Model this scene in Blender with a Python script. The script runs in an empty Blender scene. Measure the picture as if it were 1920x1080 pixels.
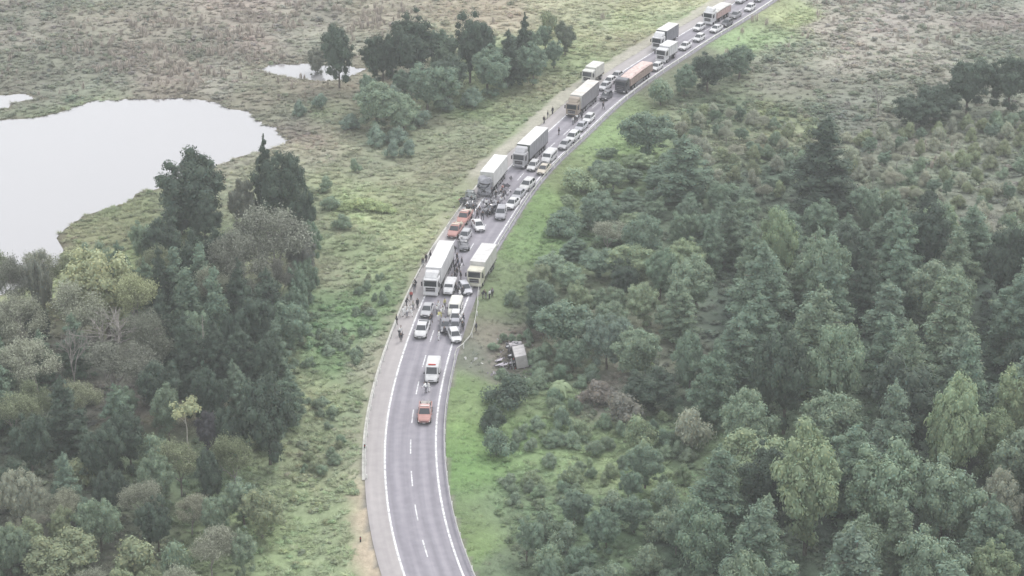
import bpy, bmesh, math, random
import numpy as np
from mathutils import Vector, Matrix

# ------------------------------------------------------------------ camera, sky, sun, exposure
sc = bpy.context.scene
COL = sc.collection
CAM_H, FPX, PITCH = 130.0, 3700.0, math.radians(23.9)
cam_d = bpy.data.cameras.new('camera'); cam = bpy.data.objects.new('camera', cam_d); COL.objects.link(cam)
cam.location = (0, 0, CAM_H); cam.rotation_euler = (math.radians(90) - PITCH, 0, 0)
cam_d.sensor_width = 36; cam_d.lens = 36 * FPX / 1920; cam_d.clip_end = 9000; cam_d.clip_start = 1
sc.camera = cam

SUN_EL, SUN_ROT = math.radians(52), math.radians(35)
w = bpy.data.worlds.new('World'); sc.world = w; w.use_nodes = True
nt = w.node_tree; nt.nodes.clear()
sky = nt.nodes.new('ShaderNodeTexSky'); sky.sky_type = 'NISHITA'; sky.sun_disc = False
sky.sun_elevation = SUN_EL; sky.sun_rotation = SUN_ROT; sky.dust_density = 3; sky.air_density = 1; sky.ozone_density = 1
# an overcast layer: soft pale cloud over the clear sky
tc = nt.nodes.new('ShaderNodeTexCoord')
nz = nt.nodes.new('ShaderNodeTexNoise'); nz.inputs['Scale'].default_value = 2.2; nz.inputs['Detail'].default_value = 5
nt.links.new(tc.outputs['Generated'], nz.inputs['Vector'])
rp = nt.nodes.new('ShaderNodeValToRGB')
rp.color_ramp.elements[0].position = .3; rp.color_ramp.elements[0].color = (6.75, 6.85, 7.0, 1)
rp.color_ramp.elements[1].position = .7; rp.color_ramp.elements[1].color = (8.2, 8.25, 8.35, 1)
nt.links.new(nz.outputs['Fac'], rp.inputs['Fac'])
mx = nt.nodes.new('ShaderNodeMix'); mx.data_type = 'RGBA'; mx.inputs[0].default_value = .85
nt.links.new(sky.outputs[0], mx.inputs[6]); nt.links.new(rp.outputs[0], mx.inputs[7])
bg = nt.nodes.new('ShaderNodeBackground'); bg.inputs['Strength'].default_value = .115
wo = nt.nodes.new('ShaderNodeOutputWorld')
nt.links.new(mx.outputs[2], bg.inputs['Color']); nt.links.new(bg.outputs[0], wo.inputs['Surface'])

sun_d = bpy.data.lights.new('sun', 'SUN'); sun_d.energy = 1.0; sun_d.angle = math.radians(14); sun_d.color = (1, .97, .92)
sun = bpy.data.objects.new('sun', sun_d); COL.objects.link(sun); sun.location = (0, 0, 400)
sun.rotation_euler = (math.radians(90) - SUN_EL, 0, math.pi - SUN_ROT)

sc.view_settings.view_transform = 'Standard'; sc.view_settings.look = 'None'
sc.view_settings.exposure = 0.78; sc.view_settings.gamma = 1.0; sc.view_settings.use_curve_mapping = False
sc.cycles.max_bounces = 5; sc.cycles.diffuse_bounces = 3; sc.cycles.glossy_bounces = 2
sc.cycles.transmission_bounces = 2; sc.cycles.volume_bounces = 1
HAZE = .00026

rng = np.random.default_rng(7); random.seed(7)

# ------------------------------------------------------------------ measuring: photo pixel -> point on level z
CP, SP = math.cos(PITCH), math.sin(PITCH)
def gp(px, py, z=0.0):
    u = (px - 960) / FPX; v = (540 - py) / FPX
    dy = CP + v * SP; dz = -SP + v * CP
    t = (z - CAM_H) / dz
    return np.array([u * t, dy * t])
def proj(X, Y, Z=0):
    Zr = Z - CAM_H
    f = Y * CP - Zr * SP; up = Y * SP + Zr * CP
    return 960 + FPX * X / f, 540 - FPX * up / f

# ------------------------------------------------------------------ road line (right edge line, then the left by offset)
RPX = [(864,1074),(839,1002),(825,940),(817,870),(815,800),(820,767),(825,733),(832,703),(840,667),(847,650),(862,595),
       (885,540),(910,483),(923,460),(940,437),(957,410),(973,383),(987,362),(1010,333),(1033,307),(1048,292),(1075,270),
       (1102,245),(1125,220),(1147,200),(1180,173),(1220,145),(1243,128),(1270,113),(1300,92),(1330,72),(1363,53),
       (1392,37),(1420,18),(1447,0)]
pts = [gp(*p) for p in RPX]
a0 = np.array([6., 165.0]); a1 = np.array([-1.6, 190.0])
ext = [np.array([31.0, 108.0]), np.array([16.5, 140.0]), a0, a1]
d = pts[-1] - pts[-4]; d /= np.linalg.norm(d)
tail = []; p = pts[-1].copy(); ang = math.atan2(d[1], d[0])
for i in range(90):
    ang += math.radians(.35) if i < 60 else 0
    p = p + 12 * np.array([math.cos(ang), math.sin(ang)]); tail.append(p.copy())
P0 = np.array(ext + pts + tail)
seg = np.r_[0, np.cumsum(np.linalg.norm(np.diff(P0, axis=0), axis=1))]
S = np.arange(0, seg[-1], 1.0)
RX, RY = np.interp(S, seg, P0[:, 0]), np.interp(S, seg, P0[:, 1])
ker = np.exp(-.5 * (np.arange(-24, 25) / 7.) ** 2); ker /= ker.sum()
def sm(a):
    e = np.r_[a[0] - (a[1] - a[0]) * np.arange(24, 0, -1), a, a[-1] + (a[-1] - a[-2]) * np.arange(1, 25)]
    return np.convolve(e, ker, 'valid')
RX, RY = sm(RX), sm(RY)
TX, TY = np.gradient(RX), np.gradient(RY); nn = np.hypot(TX, TY); TX /= nn; TY /= nn
NX, NY = -TY, TX                                    # to the left (away from the right edge line)
def road_pt(s, off):
    return np.array([np.interp(s, S, RX) + np.interp(s, S, NX) * off, np.interp(s, S, RY) + np.interp(s, S, NY) * off])
def road_s(p):
    i = int(np.argmin((RX - p[0]) ** 2 + (RY - p[1]) ** 2))
    s = S[i] + (p[0] - RX[i]) * TX[i] + (p[1] - RY[i]) * TY[i]
    return s, (p[0] - RX[i]) * NX[i] + (p[1] - RY[i]) * NY[i]
def s_of(px, py): return road_s(gp(px, py))[0]
def road_off(X, Y):                                 # signed offset arrays
    X = np.asarray(X, float); Y = np.asarray(Y, float); out = np.empty(X.size); ss = np.empty(X.size)
    xf, yf = X.ravel(), Y.ravel()
    rx, ry, tx, ty, nx_, ny_ = RX[::2], RY[::2], TX[::2], TY[::2], NX[::2], NY[::2]
    for a in range(0, xf.size, 20000):
        dx = xf[a:a+20000, None] - rx[None]; dy = yf[a:a+20000, None] - ry[None]
        i = np.argmin(dx * dx + dy * dy, axis=1); r = np.arange(i.size)
        o = dx[r, i] * nx_[i] + dy[r, i] * ny_[i]
        dd = np.sqrt(dx[r, i] ** 2 + dy[r, i] ** 2)
        out[a:a+20000] = np.where(o < 0, -1, 1) * np.where(dd > 3, dd, np.abs(o)) if True else o
        ss[a:a+20000] = S[::2][i]
    return out.reshape(X.shape), ss.reshape(X.shape)

# ------------------------------------------------------------------ water outlines
LZ = -1.3
LAKE = [(-260,226),(0,226),(60,222),(100,216),(140,203),(175,190),(240,188),(330,186),(365,185),(400,192),(425,205),(450,207),
        (470,218),(490,235),(510,240),(530,255),(541,263),(515,276),(485,285),(450,291),(430,300),(405,312),(370,330),(300,345),
        (290,355),(255,362),(240,375),(215,385),(200,386),(170,400),(150,410),(130,422),(113,440),(125,462),(120,480),(105,500),
        (80,520),(20,545),(-80,570),(-260,590)]
INLET = [(-120,183),(0,180),(20,178),(45,176),(60,182),(78,186),(40,189),(22,195),(12,204),(-20,207),(-120,207)]
POND = [(482,130),(510,122),(560,121),(610,123),(650,123),(682,130),(640,151),(600,151),(560,146),(520,140)]
POOL = [(785,80),(800,76),(822,82),(845,78),(852,90),(832,93),(815,98),(795,94)]
WATERS = [[gp(*p, LZ) for p in L] for L in (LAKE, INLET, POND, POOL)]
def poly_sd(X, Y, poly):                            # >0 inside
    P = np.array(poly); Q = np.roll(P, -1, 0)
    best = np.full(X.shape, 1e9); ins = np.zeros(X.shape, bool)
    for (x0, y0), (x1, y1) in zip(P, Q):
        dx, dy = x1 - x0, y1 - y0
        t = np.clip(((X - x0) * dx + (Y - y0) * dy) / (dx * dx + dy * dy + 1e-9), 0, 1)
        best = np.minimum(best, np.hypot(X - x0 - t * dx, Y - y0 - t * dy))
        c = ((y0 > Y) != (y1 > Y))
        with np.errstate(divide='ignore', invalid='ignore'):
            xi = (x1 - x0) * (Y - y0) / (y1 - y0 + 1e-12) + x0
        ins ^= c & (X < xi)
    return np.where(ins, best, -best)
_tab = rng.random((256, 256))
def vnoise(X, Y, f):
    x = X * f + 512; y = Y * f + 512; xi = np.floor(x).astype(int); yi = np.floor(y).astype(int)
    fx = x - xi; fy = y - yi; fx = fx * fx * (3 - 2 * fx); fy = fy * fy * (3 - 2 * fy)
    g = lambda a, b: _tab[a % 256, b % 256]
    return (g(xi, yi) * (1 - fx) + g(xi + 1, yi) * fx) * (1 - fy) + (g(xi, yi + 1) * (1 - fx) + g(xi + 1, yi + 1) * fx) * fy
def sstep(a, b, x):
    t = np.clip((x - a) / (b - a), 0, 1); return t * t * (3 - 2 * t)
WRK = gp(966, 682)
def terrain(X, Y, full=False):
    X = np.asarray(X, float); Y = np.asarray(Y, float)
    o, s = road_off(X, Y)
    away = np.maximum(o - 10.2, -1.6 - o)            # metres beyond the paved formation
    near = np.clip(away, 0, None)
    z = -.12 - .75 * sstep(1.5, 7, near) + sstep(3, 14, near) * ((vnoise(X, Y, .045) - .5) * 1.1 + (vnoise(X, Y, .16) - .5) * .55 + (vnoise(X, Y, .5) - .5) * .22)
    far = np.hypot(X, Y - 330)
    z = z + sstep(420, 1500, far) * (vnoise(X, Y, .0021) * 28) * sstep(30, 200, near)
    z = z - .9 * np.exp(-((X - WRK[0]) ** 2 / 12 + (Y - WRK[1]) ** 2 / 40))
    wd = np.full(X.shape, -1e9)
    for P in WATERS:
        wd = np.maximum(wd, poly_sd(X, Y, P))
    wd = wd + (vnoise(X, Y, .35) - .5) * 1.3
    shore = LZ + .02 - .5 * wd
    z = np.where(wd > 0, np.maximum(LZ - 1.6, LZ - .35 * wd - .05), np.where(wd > -6, z * sstep(0, 6, -wd) + (LZ + .02) * (1 - sstep(0, 6, -wd)), z))
    if full: return z, o, s, wd
    return z
def tz(x, y): return float(terrain(np.array([x]), np.array([y]))[0])
def ground_at(px, py):
    z = 0.
    for _ in range(4):
        q = gp(px, py, z); z = tz(*q)
    return q[0], q[1], z

# ------------------------------------------------------------------ helpers
def mesh_np(name, V, F, mat=None, tint=None, smooth=False, fmat=None):
    """V (n,3); F: list of arrays of faces with equal side count"""
    me = bpy.data.meshes.new(name)
    V = np.asarray(V, np.float32)
    Fs = [np.asarray(f, np.int32) for f in (F if isinstance(F, list) else [F]) if len(f)]
    loops = np.concatenate([f.ravel() for f in Fs]); cnt = np.concatenate([np.full(len(f), f.shape[1], np.int32) for f in Fs])
    me.vertices.add(len(V)); me.vertices.foreach_set('co', V.ravel())
    me.loops.add(len(loops)); me.loops.foreach_set('vertex_index', loops)
    me.polygons.add(len(cnt)); me.polygons.foreach_set('loop_start', np.r_[0, np.cumsum(cnt)[:-1]].astype(np.int32))
    me.polygons.foreach_set('loop_total', cnt)
    if smooth: me.polygons.foreach_set('use_smooth', np.ones(len(cnt), bool))
    for m in (mat if isinstance(mat, list) else [mat]):
        if m: me.materials.append(m)
    if fmat is not None: me.polygons.foreach_set('material_index', np.asarray(fmat, np.int32))
    if tint is not None:
        at = me.color_attributes.new('tint', 'FLOAT_COLOR', 'POINT')
        c = np.ones((len(V), 4), np.float32); c[:, :3] = tint; at.data.foreach_set('color', c.ravel())
    me.update(); me.validate(); return me
def link(name, me, parent=None, loc=None):
    o = bpy.data.objects.new(name, me); COL.objects.link(o)
    if parent: o.parent = parent
    if loc is not None: o.location = loc
    return o
def tag(o, label=None, cat=None, group=None, kind=None):
    if label: o['label'] = label
    if cat: o['category'] = cat
    if group: o['group'] = group
    if kind: o['kind'] = kind
    return o
KIDS = {}
def empty(name, loc=(0, 0, 0), rz=0):
    o = bpy.data.objects.new(name, None); COL.objects.link(o); o.location = loc; o.rotation_euler = (0, 0, rz)
    o.empty_display_size = .5; return o
class Proto:
    """a thing described once: parts (name, mesh, colour key or None, sub-parts)"""
    def __init__(s, name): s.name = name; s.parts = []
    def add(s, name, me, key=None, subs=(), loc=(0, 0, 0), rot=(0, 0, 0)): s.parts.append((name, me, key, list(subs), loc, rot))
    def put(s, loc, rot=(0, 0, 0), scale=(1, 1, 1), colors=None, label=None, cat=None, group=None, name=None, skip=()):
        r = bpy.data.objects.new(name or s.name, None); COL.objects.link(r)
        r.location = loc; r.rotation_euler = rot; r.scale = scale; r.empty_display_size = .5
        tag(r, label, cat, group)
        for (n, me, key, subs, l, ro) in s.parts:
            if n in skip: continue
            c = bpy.data.objects.new(n, me); COL.objects.link(c); c.parent = r; c.location = l; c.rotation_euler = ro
            if key and colors and key in colors: c.color = (*colors[key], 1)
            for (n2, me2, key2, l2) in subs:
                q = bpy.data.objects.new(n2, me2); COL.objects.link(q); q.parent = c; q.location = l2
                if key2 and colors and key2 in colors: q.color = (*colors[key2], 1)
        return r

def nodes_of(name):
    m = bpy.data.materials.new(name); m.use_nodes = True; n = m.node_tree; b = n.nodes['Principled BSDF']; return m, n, b
def simple(name, col, rough=.5, metal=0, objcol=False, dirt=.25, dscale=1.5, spec=.5, coat=0):
    m, n, b = nodes_of(name)
    b.inputs['Roughness'].default_value = rough; b.inputs['Metallic'].default_value = metal
    b.inputs['Specular IOR Level'].default_value = spec; b.inputs['Coat Weight'].default_value = coat
    t = n.nodes.new('ShaderNodeTexCoord'); z = n.nodes.new('ShaderNodeTexNoise'); z.inputs['Scale'].default_value = dscale; z.inputs['Detail'].default_value = 6
    n.links.new(t.outputs['Object'], z.inputs['Vector'])
    mr = n.nodes.new('ShaderNodeMapRange'); mr.inputs[3].default_value = 1 - dirt; mr.inputs[4].default_value = 1 + dirt * .3
    mr.inputs[1].default_value = .3; mr.inputs[2].default_value = .65
    n.links.new(z.outputs['Fac'], mr.inputs[0])
    mu = n.nodes.new('ShaderNodeVectorMath'); mu.operation = 'SCALE'; n.links.new(mr.outputs[0], mu.inputs['Scale'])
    if objcol:
        oi = n.nodes.new('ShaderNodeObjectInfo'); n.links.new(oi.outputs['Color'], mu.inputs[0])
    else: mu.inputs[0].default_value = col
    n.links.new(mu.outputs[0], b.inputs['Base Color']); return m
M = {}
M['paint'] = simple('painted_metal', None, .32, 0, True, .18, 1.2, coat=.3)
M['panel'] = simple('trailer_skin', None, .5, 0, True, .22, .8)
M['cloth'] = simple('cloth', None, .9, 0, True, .2, 6)
M['tarp'] = simple('tarpaulin', None, .75, 0, True, .3, 1.5)
M['glass'] = simple('vehicle_glass', (.03, .035, .045), .08, 0, False, .1, 2, spec=.8)
M['rubber'] = simple('tyre_rubber', (.025, .025, .027), .85)
M['rim'] = simple('wheel_rim', (.42, .42, .44), .4, .6)
M['black'] = simple('black_plastic', (.035, .035, .04), .6)
M['chassis'] = simple('chassis_steel', (.07, .068, .07), .7)
M['lamp'] = simple('lamp_lens', (.75, .75, .72), .15)
M['red_lamp'] = simple('tail_lens', (.45, .03, .025), .2)
M['skin'] = simple('skin', (.26, .17, .13), .7)
M['hair'] = simple('hair', (.03, .022, .018), .8)
M['galv'] = simple('galvanised_steel', (.66, .66, .63), .6, .1, dscale=.8)
M['scrap'] = simple('torn_metal', (.22, .21, .23), .6, .3, dirt=.5, dscale=3)
M['concrete'] = simple('concrete', (.58, .57, .53), .9, dirt=.3, dscale=1.2)
M['paintline'] = simple('road_paint', (.72, .72, .74), .7, dirt=.5, dscale=1.6)
M['alu'] = simple('aluminium', (.55, .55, .57), .4, .5)

# foliage: colour = tint attribute of the mesh x colour of the tree; a small random shift per tree
def foliage(name, inst=False, rough=.75):
    m, n, b = nodes_of(name)
    b.inputs['Roughness'].default_value = rough; b.inputs['Specular IOR Level'].default_value = .25
    at = n.nodes.new('ShaderNodeAttribute'); at.attribute_name = 'tint'
    mu = n.nodes.new('ShaderNodeMix'); mu.data_type = 'RGBA'; mu.blend_type = 'MULTIPLY'; mu.inputs[0].default_value = 1
    n.links.new(at.outputs['Color'], mu.inputs[6])
    if inst:
        a2 = n.nodes.new('ShaderNodeAttribute'); a2.attribute_type = 'INSTANCER'; a2.attribute_name = 'itint'
        n.links.new(a2.outputs['Color'], mu.inputs[7])
    else:
        oi = n.nodes.new('ShaderNodeObjectInfo'); n.links.new(oi.outputs['Color'], mu.inputs[7])
    tr = n.nodes.new('ShaderNodeBsdfTranslucent'); ms = n.nodes.new('ShaderNodeMixShader'); ms.inputs[0].default_value = .18
    n.links.new(mu.outputs[2], b.inputs['Base Color']); n.links.new(mu.outputs[2], tr.inputs['Color'])
    n.links.new(b.outputs[0], ms.inputs[1]); n.links.new(tr.outputs[0], ms.inputs[2])
    n.links.new(ms.outputs[0], n.nodes['Material Output'].inputs['Surface'])
    return m
M['leaf'] = foliage('foliage'); M['leaf_i'] = foliage('ground_foliage', True)
M['bark'] = simple('bark', (.16, .14, .12), .9, dirt=.5, dscale=4)
M['pale_bark'] = simple('pale_bark', (.5, .47, .42), .85, dirt=.4, dscale=3)
M['grey_bark'] = simple('grey_bark', (.3, .28, .26), .9, dirt=.4, dscale=3)

# ------------------------------------------------------------------ what grows where: control points (pixel, albedo, scrub, grass, scrub size)
CTRL = [
 (60,60,(.25,.25,.22),.9,.5,1.2),(200,30,(.26,.26,.22),.8,.5,1.1),(180,120,(.24,.24,.21),.9,.5,1.1),(300,110,(.31,.27,.25),.8,.6,1.1),
 (450,60,(.33,.29,.27),.8,.6,1.2),(420,130,(.27,.25,.23),.8,.6,1.1),(560,30,(.29,.28,.25),.8,.5,1.2),(100,160,(.22,.22,.19),.8,.5,1.),
 (140,200,(.24,.27,.17),.1,1,.6),(520,170,(.23,.22,.18),.3,.8,.8),(330,165,(.24,.22,.19),.3,.9,.7),(600,210,(.24,.25,.18),.4,.8,.9),(480,180,(.25,.22,.19),.3,.9,.7),
 (700,60,(.35,.32,.28),.5,.7,1.),(700,15,(.36,.33,.28),.5,.7,1.),(900,15,(.36,.33,.26),.3,.8,.9),(1000,5,(.33,.34,.24),.3,.8,.9),
 (1080,60,(.33,.36,.22),.2,.9,.7),(1200,30,(.38,.41,.25),.1,1,.6),(1290,5,(.40,.43,.28),.1,1,.5),(1130,30,(.33,.36,.24),.3,.9,.8),(1060,100,(.28,.33,.19),.4,.9,.8),
 (950,150,(.22,.29,.16),.5,.8,1.),(900,180,(.21,.28,.15),.5,.8,1.),(850,230,(.27,.29,.19),.3,.9,.7),(1000,170,(.27,.30,.19),.35,.9,.8),
 (700,270,(.27,.28,.19),.3,.9,.8),(600,330,(.27,.29,.17),.3,.9,.8),(790,300,(.30,.31,.20),.2,1,.6),(740,380,(.27,.31,.17),.2,1,.7),
 (690,385,(.31,.37,.19),.3,1,1.),(850,330,(.28,.31,.19),.15,1,.6),(650,450,(.23,.28,.15),.3,.9,.8),(720,470,(.26,.30,.16),.25,1,.7),
 (600,400,(.24,.26,.16),.4,.9,.9),(620,520,(.24,.26,.16),.3,.9,.8),(640,590,(.16,.25,.12),.5,.9,1.1),(700,560,(.19,.26,.13),.35,.9,.8),(560,620,(.14,.21,.11),.7,.7,1.3),
 (600,660,(.17,.25,.12),.6,.8,1.1),(600,730,(.31,.34,.19),.5,.9,.9),(560,700,(.26,.31,.17),.5,.9,.9),(650,780,(.28,.31,.19),.2,1,.7),(700,660,(.27,.27,.19),.3,.9,.8),
 (640,860,(.22,.28,.16),.5,.9,.9),(590,830,(.24,.29,.16),.5,.9,.9),(470,680,(.22,.25,.16),.7,.7,1.2),(430,740,(.25,.28,.18),.7,.7,1.2),
 (500,1020,(.25,.32,.16),.5,.9,.9),(620,1040,(.27,.32,.18),.3,1,.8),(380,1040,(.19,.25,.13),.7,.7,1.2),(560,940,(.22,.28,.15),.6,.8,1.),
 (330,850,(.17,.22,.13),.9,.6,1.3),(200,700,(.18,.18,.15),.9,.4,1.4),(50,800,(.12,.15,.11),1,.4,1.4),(60,950,(.18,.2,.15),.9,.5,1.3),(200,1020,(.16,.18,.13),.9,.5,1.4),
 (170,430,(.20,.22,.12),.6,.8,.9),(230,400,(.22,.24,.13),.4,.9,.8),(190,480,(.28,.33,.16),.7,.7,1.1),(300,360,(.2,.22,.13),.5,.8,.9),(440,300,(.25,.26,.19),.5,.8,.9),(470,330,(.23,.25,.16),.5,.8,.9),
 (540,280,(.28,.28,.2),.4,.8,.9),(580,230,(.24,.22,.18),.4,.9,.7),
 (880,800,(.15,.25,.085),.0,1,.4),(880,860,(.15,.25,.085),.02,1,.4),(900,1040,(.15,.24,.09),.02,1,.4),(880,720,(.16,.25,.10),.05,1,.4),
 (950,1060,(.12,.17,.10),.6,.7,1.),(920,640,(.15,.17,.13),.4,.8,.8),(960,560,(.15,.2,.12),.4,.8,.9),(950,600,(.2,.2,.15),.3,.6,.7),(980,600,(.22,.2,.16),.3,.6,.7),(930,540,(.16,.22,.11),.1,1,.5),
 (1000,390,(.16,.26,.095),.03,1,.4),(960,470,(.16,.25,.10),.03,1,.4),(1050,330,(.18,.25,.11),.15,1,.5),(1130,250,(.20,.29,.12),.15,1,.6),(1180,205,(.17,.25,.12),.3,.9,.8),
 (1230,160,(.18,.2,.14),.5,.7,.8),(1300,110,(.2,.21,.16),.5,.7,.8),(1400,65,(.26,.34,.19),.3,1,.7),(1460,25,(.33,.41,.22),.1,1,.5),(1440,55,(.24,.31,.18),.5,.9,.9),
 (1550,30,(.33,.32,.29),.8,.5,1.1),(1700,20,(.34,.32,.31),.8,.5,1.1),(1600,90,(.30,.30,.27),.8,.5,1.2),(1800,60,(.31,.31,.28),.8,.5,1.1),(1480,130,(.27,.28,.24),.9,.5,1.3),
 (1900,30,(.33,.32,.3),.8,.5,1.1),(1900,200,(.24,.26,.22),.9,.5,1.2),(1500,180,(.24,.26,.21),1,.5,1.4),(1400,190,(.21,.25,.18),1,.5,1.4),(1330,200,(.20,.24,.17),1,.5,1.4),
 (1440,200,(.27,.29,.17),.9,.6,1.3),(1600,220,(.2,.22,.18),1,.5,1.4),(1650,240,(.22,.25,.19),1,.6,1.4),(1750,260,(.25,.28,.21),1,.6,1.4),(1700,340,(.18,.23,.16),1,.6,1.4),(1880,300,(.23,.26,.20),1,.6,1.3),(1850,380,(.24,.24,.2),1,.5,1.3),
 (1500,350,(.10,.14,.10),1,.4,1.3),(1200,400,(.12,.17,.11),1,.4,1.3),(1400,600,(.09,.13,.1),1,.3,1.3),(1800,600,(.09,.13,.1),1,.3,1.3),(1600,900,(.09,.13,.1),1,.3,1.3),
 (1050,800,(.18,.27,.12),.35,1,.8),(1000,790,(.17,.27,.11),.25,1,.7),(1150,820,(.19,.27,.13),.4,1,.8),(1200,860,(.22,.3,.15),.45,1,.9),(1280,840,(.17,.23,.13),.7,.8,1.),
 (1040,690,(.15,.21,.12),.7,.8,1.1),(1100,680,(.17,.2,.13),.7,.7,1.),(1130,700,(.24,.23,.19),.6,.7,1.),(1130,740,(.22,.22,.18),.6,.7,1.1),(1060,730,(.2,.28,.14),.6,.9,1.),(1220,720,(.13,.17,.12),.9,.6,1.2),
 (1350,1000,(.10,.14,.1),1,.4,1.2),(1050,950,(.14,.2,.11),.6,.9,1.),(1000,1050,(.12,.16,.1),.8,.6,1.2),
]
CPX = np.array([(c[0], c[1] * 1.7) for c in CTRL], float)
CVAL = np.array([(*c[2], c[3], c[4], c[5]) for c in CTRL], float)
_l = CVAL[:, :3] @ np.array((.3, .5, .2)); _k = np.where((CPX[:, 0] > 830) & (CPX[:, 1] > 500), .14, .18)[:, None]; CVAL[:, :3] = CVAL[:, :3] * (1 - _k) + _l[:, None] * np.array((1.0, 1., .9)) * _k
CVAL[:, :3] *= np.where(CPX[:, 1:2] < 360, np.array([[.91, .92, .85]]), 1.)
def field(X, Y, Z=0):
    px, py = proj(X, Y, Z)
    px = np.clip(px + (vnoise(X, Y, .07) - .5) * 90, -150, 2070); py = np.clip(py + (vnoise(Y, X, .06) - .5) * 50, -60, 1180)
    out = np.empty((px.size, 6)); q = np.c_[px.ravel(), py.ravel() * 1.7]
    for a in range(0, len(q), 20000):
        d2 = ((q[a:a+20000, None, :] - CPX[None]) ** 2).sum(-1) + 300.
        wgt = d2 ** -2.2
        out[a:a+20000] = (wgt @ CVAL) / wgt.sum(1, keepdims=True)
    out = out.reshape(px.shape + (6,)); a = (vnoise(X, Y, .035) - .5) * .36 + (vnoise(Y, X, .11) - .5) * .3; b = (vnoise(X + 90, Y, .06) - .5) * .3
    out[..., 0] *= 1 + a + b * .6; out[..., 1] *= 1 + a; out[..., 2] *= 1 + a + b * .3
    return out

# ------------------------------------------------------------------ ground sheet
def axis(lo, hi, step, far):
    a = list(np.arange(lo, hi, step)); g = step; x = a[-1]
    up = []
    while x < far: g *= 1.22; x += g; up.append(x)
    g = step; x = lo; dn = []
    while x > -far: g *= 1.22; x -= g; dn.append(x)
    return np.array(dn[::-1] + a + up)
gx = axis(-150, 150, .85, 2600); gy = axis(185, 500, .85, 2600)
GX, GY = np.meshgrid(gx, gy)
GZ, GO, GS, GW = terrain(GX, GY, True)
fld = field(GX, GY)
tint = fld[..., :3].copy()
inner = (GO > -1.4) & (GO < 10.0)
band = sstep(9.6, 10., GO) * (1 - sstep(12.2, 14.2, GO + (vnoise(GX, GY, .3) - .5) * 2)) * sstep(s_of(870, 360), s_of(930, 310), GS)
low = sstep(9.5, 9.8, GO) * (1 - sstep(10.6, 12.6, GO + (vnoise(GX, GY, .4) - .5) * 2)) * (1 - sstep(s_of(870, 360), s_of(900, 330), GS))
dirt_low = sstep(6.8, 7.2, GO) * (1 - sstep(10.5, 14.5, GO + (vnoise(GX, GY, .25) - .5) * 3)) * (1 - sstep(s_of(690, 960), s_of(690, 860), GS))
def mixc(c, k): 
    global tint
    tint = tint * (1 - k[..., None]) + np.array(c) * k[..., None]
mixc((.40, .38, .33), band * .85); mixc((.32, .31, .24), low * .6); mixc((.42, .35, .27), dirt_low * .9)
mixc((.2, .19, .17), inner.astype(float))
wk = np.exp(-((GX - WRK[0] + 1.) ** 2 / 9 + (GY - WRK[1] - 4) ** 2 / 70)) * (.5 + vnoise(GX, GY, .6)); mixc((.2, .18, .16), np.clip(wk * 1.1, 0, .7))
shorek = sstep(-2.2, -.3, GW); mixc((.12, .11, .08), shorek * .9)  # muddy margin, darkened further: reed shadows and reflections painted into the bank colour
GZ = np.where(inner, -.06, GZ)
ny, nx = GX.shape
V = np.stack([GX, GY, GZ], -1).reshape(-1, 3)
idx = np.arange(ny * nx).reshape(ny, nx)
F = np.stack([idx[:-1, :-1], idx[:-1, 1:], idx[1:, 1:], idx[1:, :-1]], -1).reshape(-1, 4)
def ground_mat():
    m, n, b = nodes_of('field_ground'); b.inputs['Roughness'].default_value = .95; b.inputs['Specular IOR Level'].default_value = .1
    at = n.nodes.new('ShaderNodeAttribute'); at.attribute_name = 'tint'
    t = n.nodes.new('ShaderNodeTexCoord')
    outs = []
    for s_, lo, hi in ((.25, .86, 1.14), (1.1, .86, 1.14), (5, .9, 1.1)):
        z = n.nodes.new('ShaderNodeTexNoise'); z.inputs['Scale'].default_value = s_; z.inputs['Detail'].default_value = 4
        n.links.new(t.outputs['Object'], z.inputs['Vector'])
        r = n.nodes.new('ShaderNodeMapRange'); r.inputs[1].default_value = .3; r.inputs[2].default_value = .7; r.inputs[3].default_value = lo; r.inputs[4].default_value = hi
        n.links.new(z.outputs['Fac'], r.inputs[0]); outs.append(r)
    a = n.nodes.new('ShaderNodeMath'); a.operation = 'MULTIPLY'; n.links.new(outs[0].outputs[0], a.inputs[0]); n.links.new(outs[1].outputs[0], a.inputs[1])
    c = n.nodes.new('ShaderNodeMath'); c.operation = 'MULTIPLY'; n.links.new(a.outputs[0], c.inputs[0]); n.links.new(outs[2].outputs[0], c.inputs[1])
    mu = n.nodes.new('ShaderNodeVectorMath'); mu.operation = 'SCALE'; n.links.new(at.outputs['Color'], mu.inputs[0]); n.links.new(c.outputs[0], mu.inputs['Scale'])
    n.links.new(mu.outputs[0], b.inputs['Base Color'])
    bp = n.nodes.new('ShaderNodeBump'); bp.inputs['Strength'].default_value = .6; bp.inputs['Distance'].default_value = .3
    n.links.new(c.outputs[0], bp.inputs['Height']); n.links.new(bp.outputs[0], b.inputs['Normal'])
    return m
g = link('ground', mesh_np('ground', V, F, ground_mat(), tint.reshape(-1, 3), True)); tag(g, kind='structure')

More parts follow.
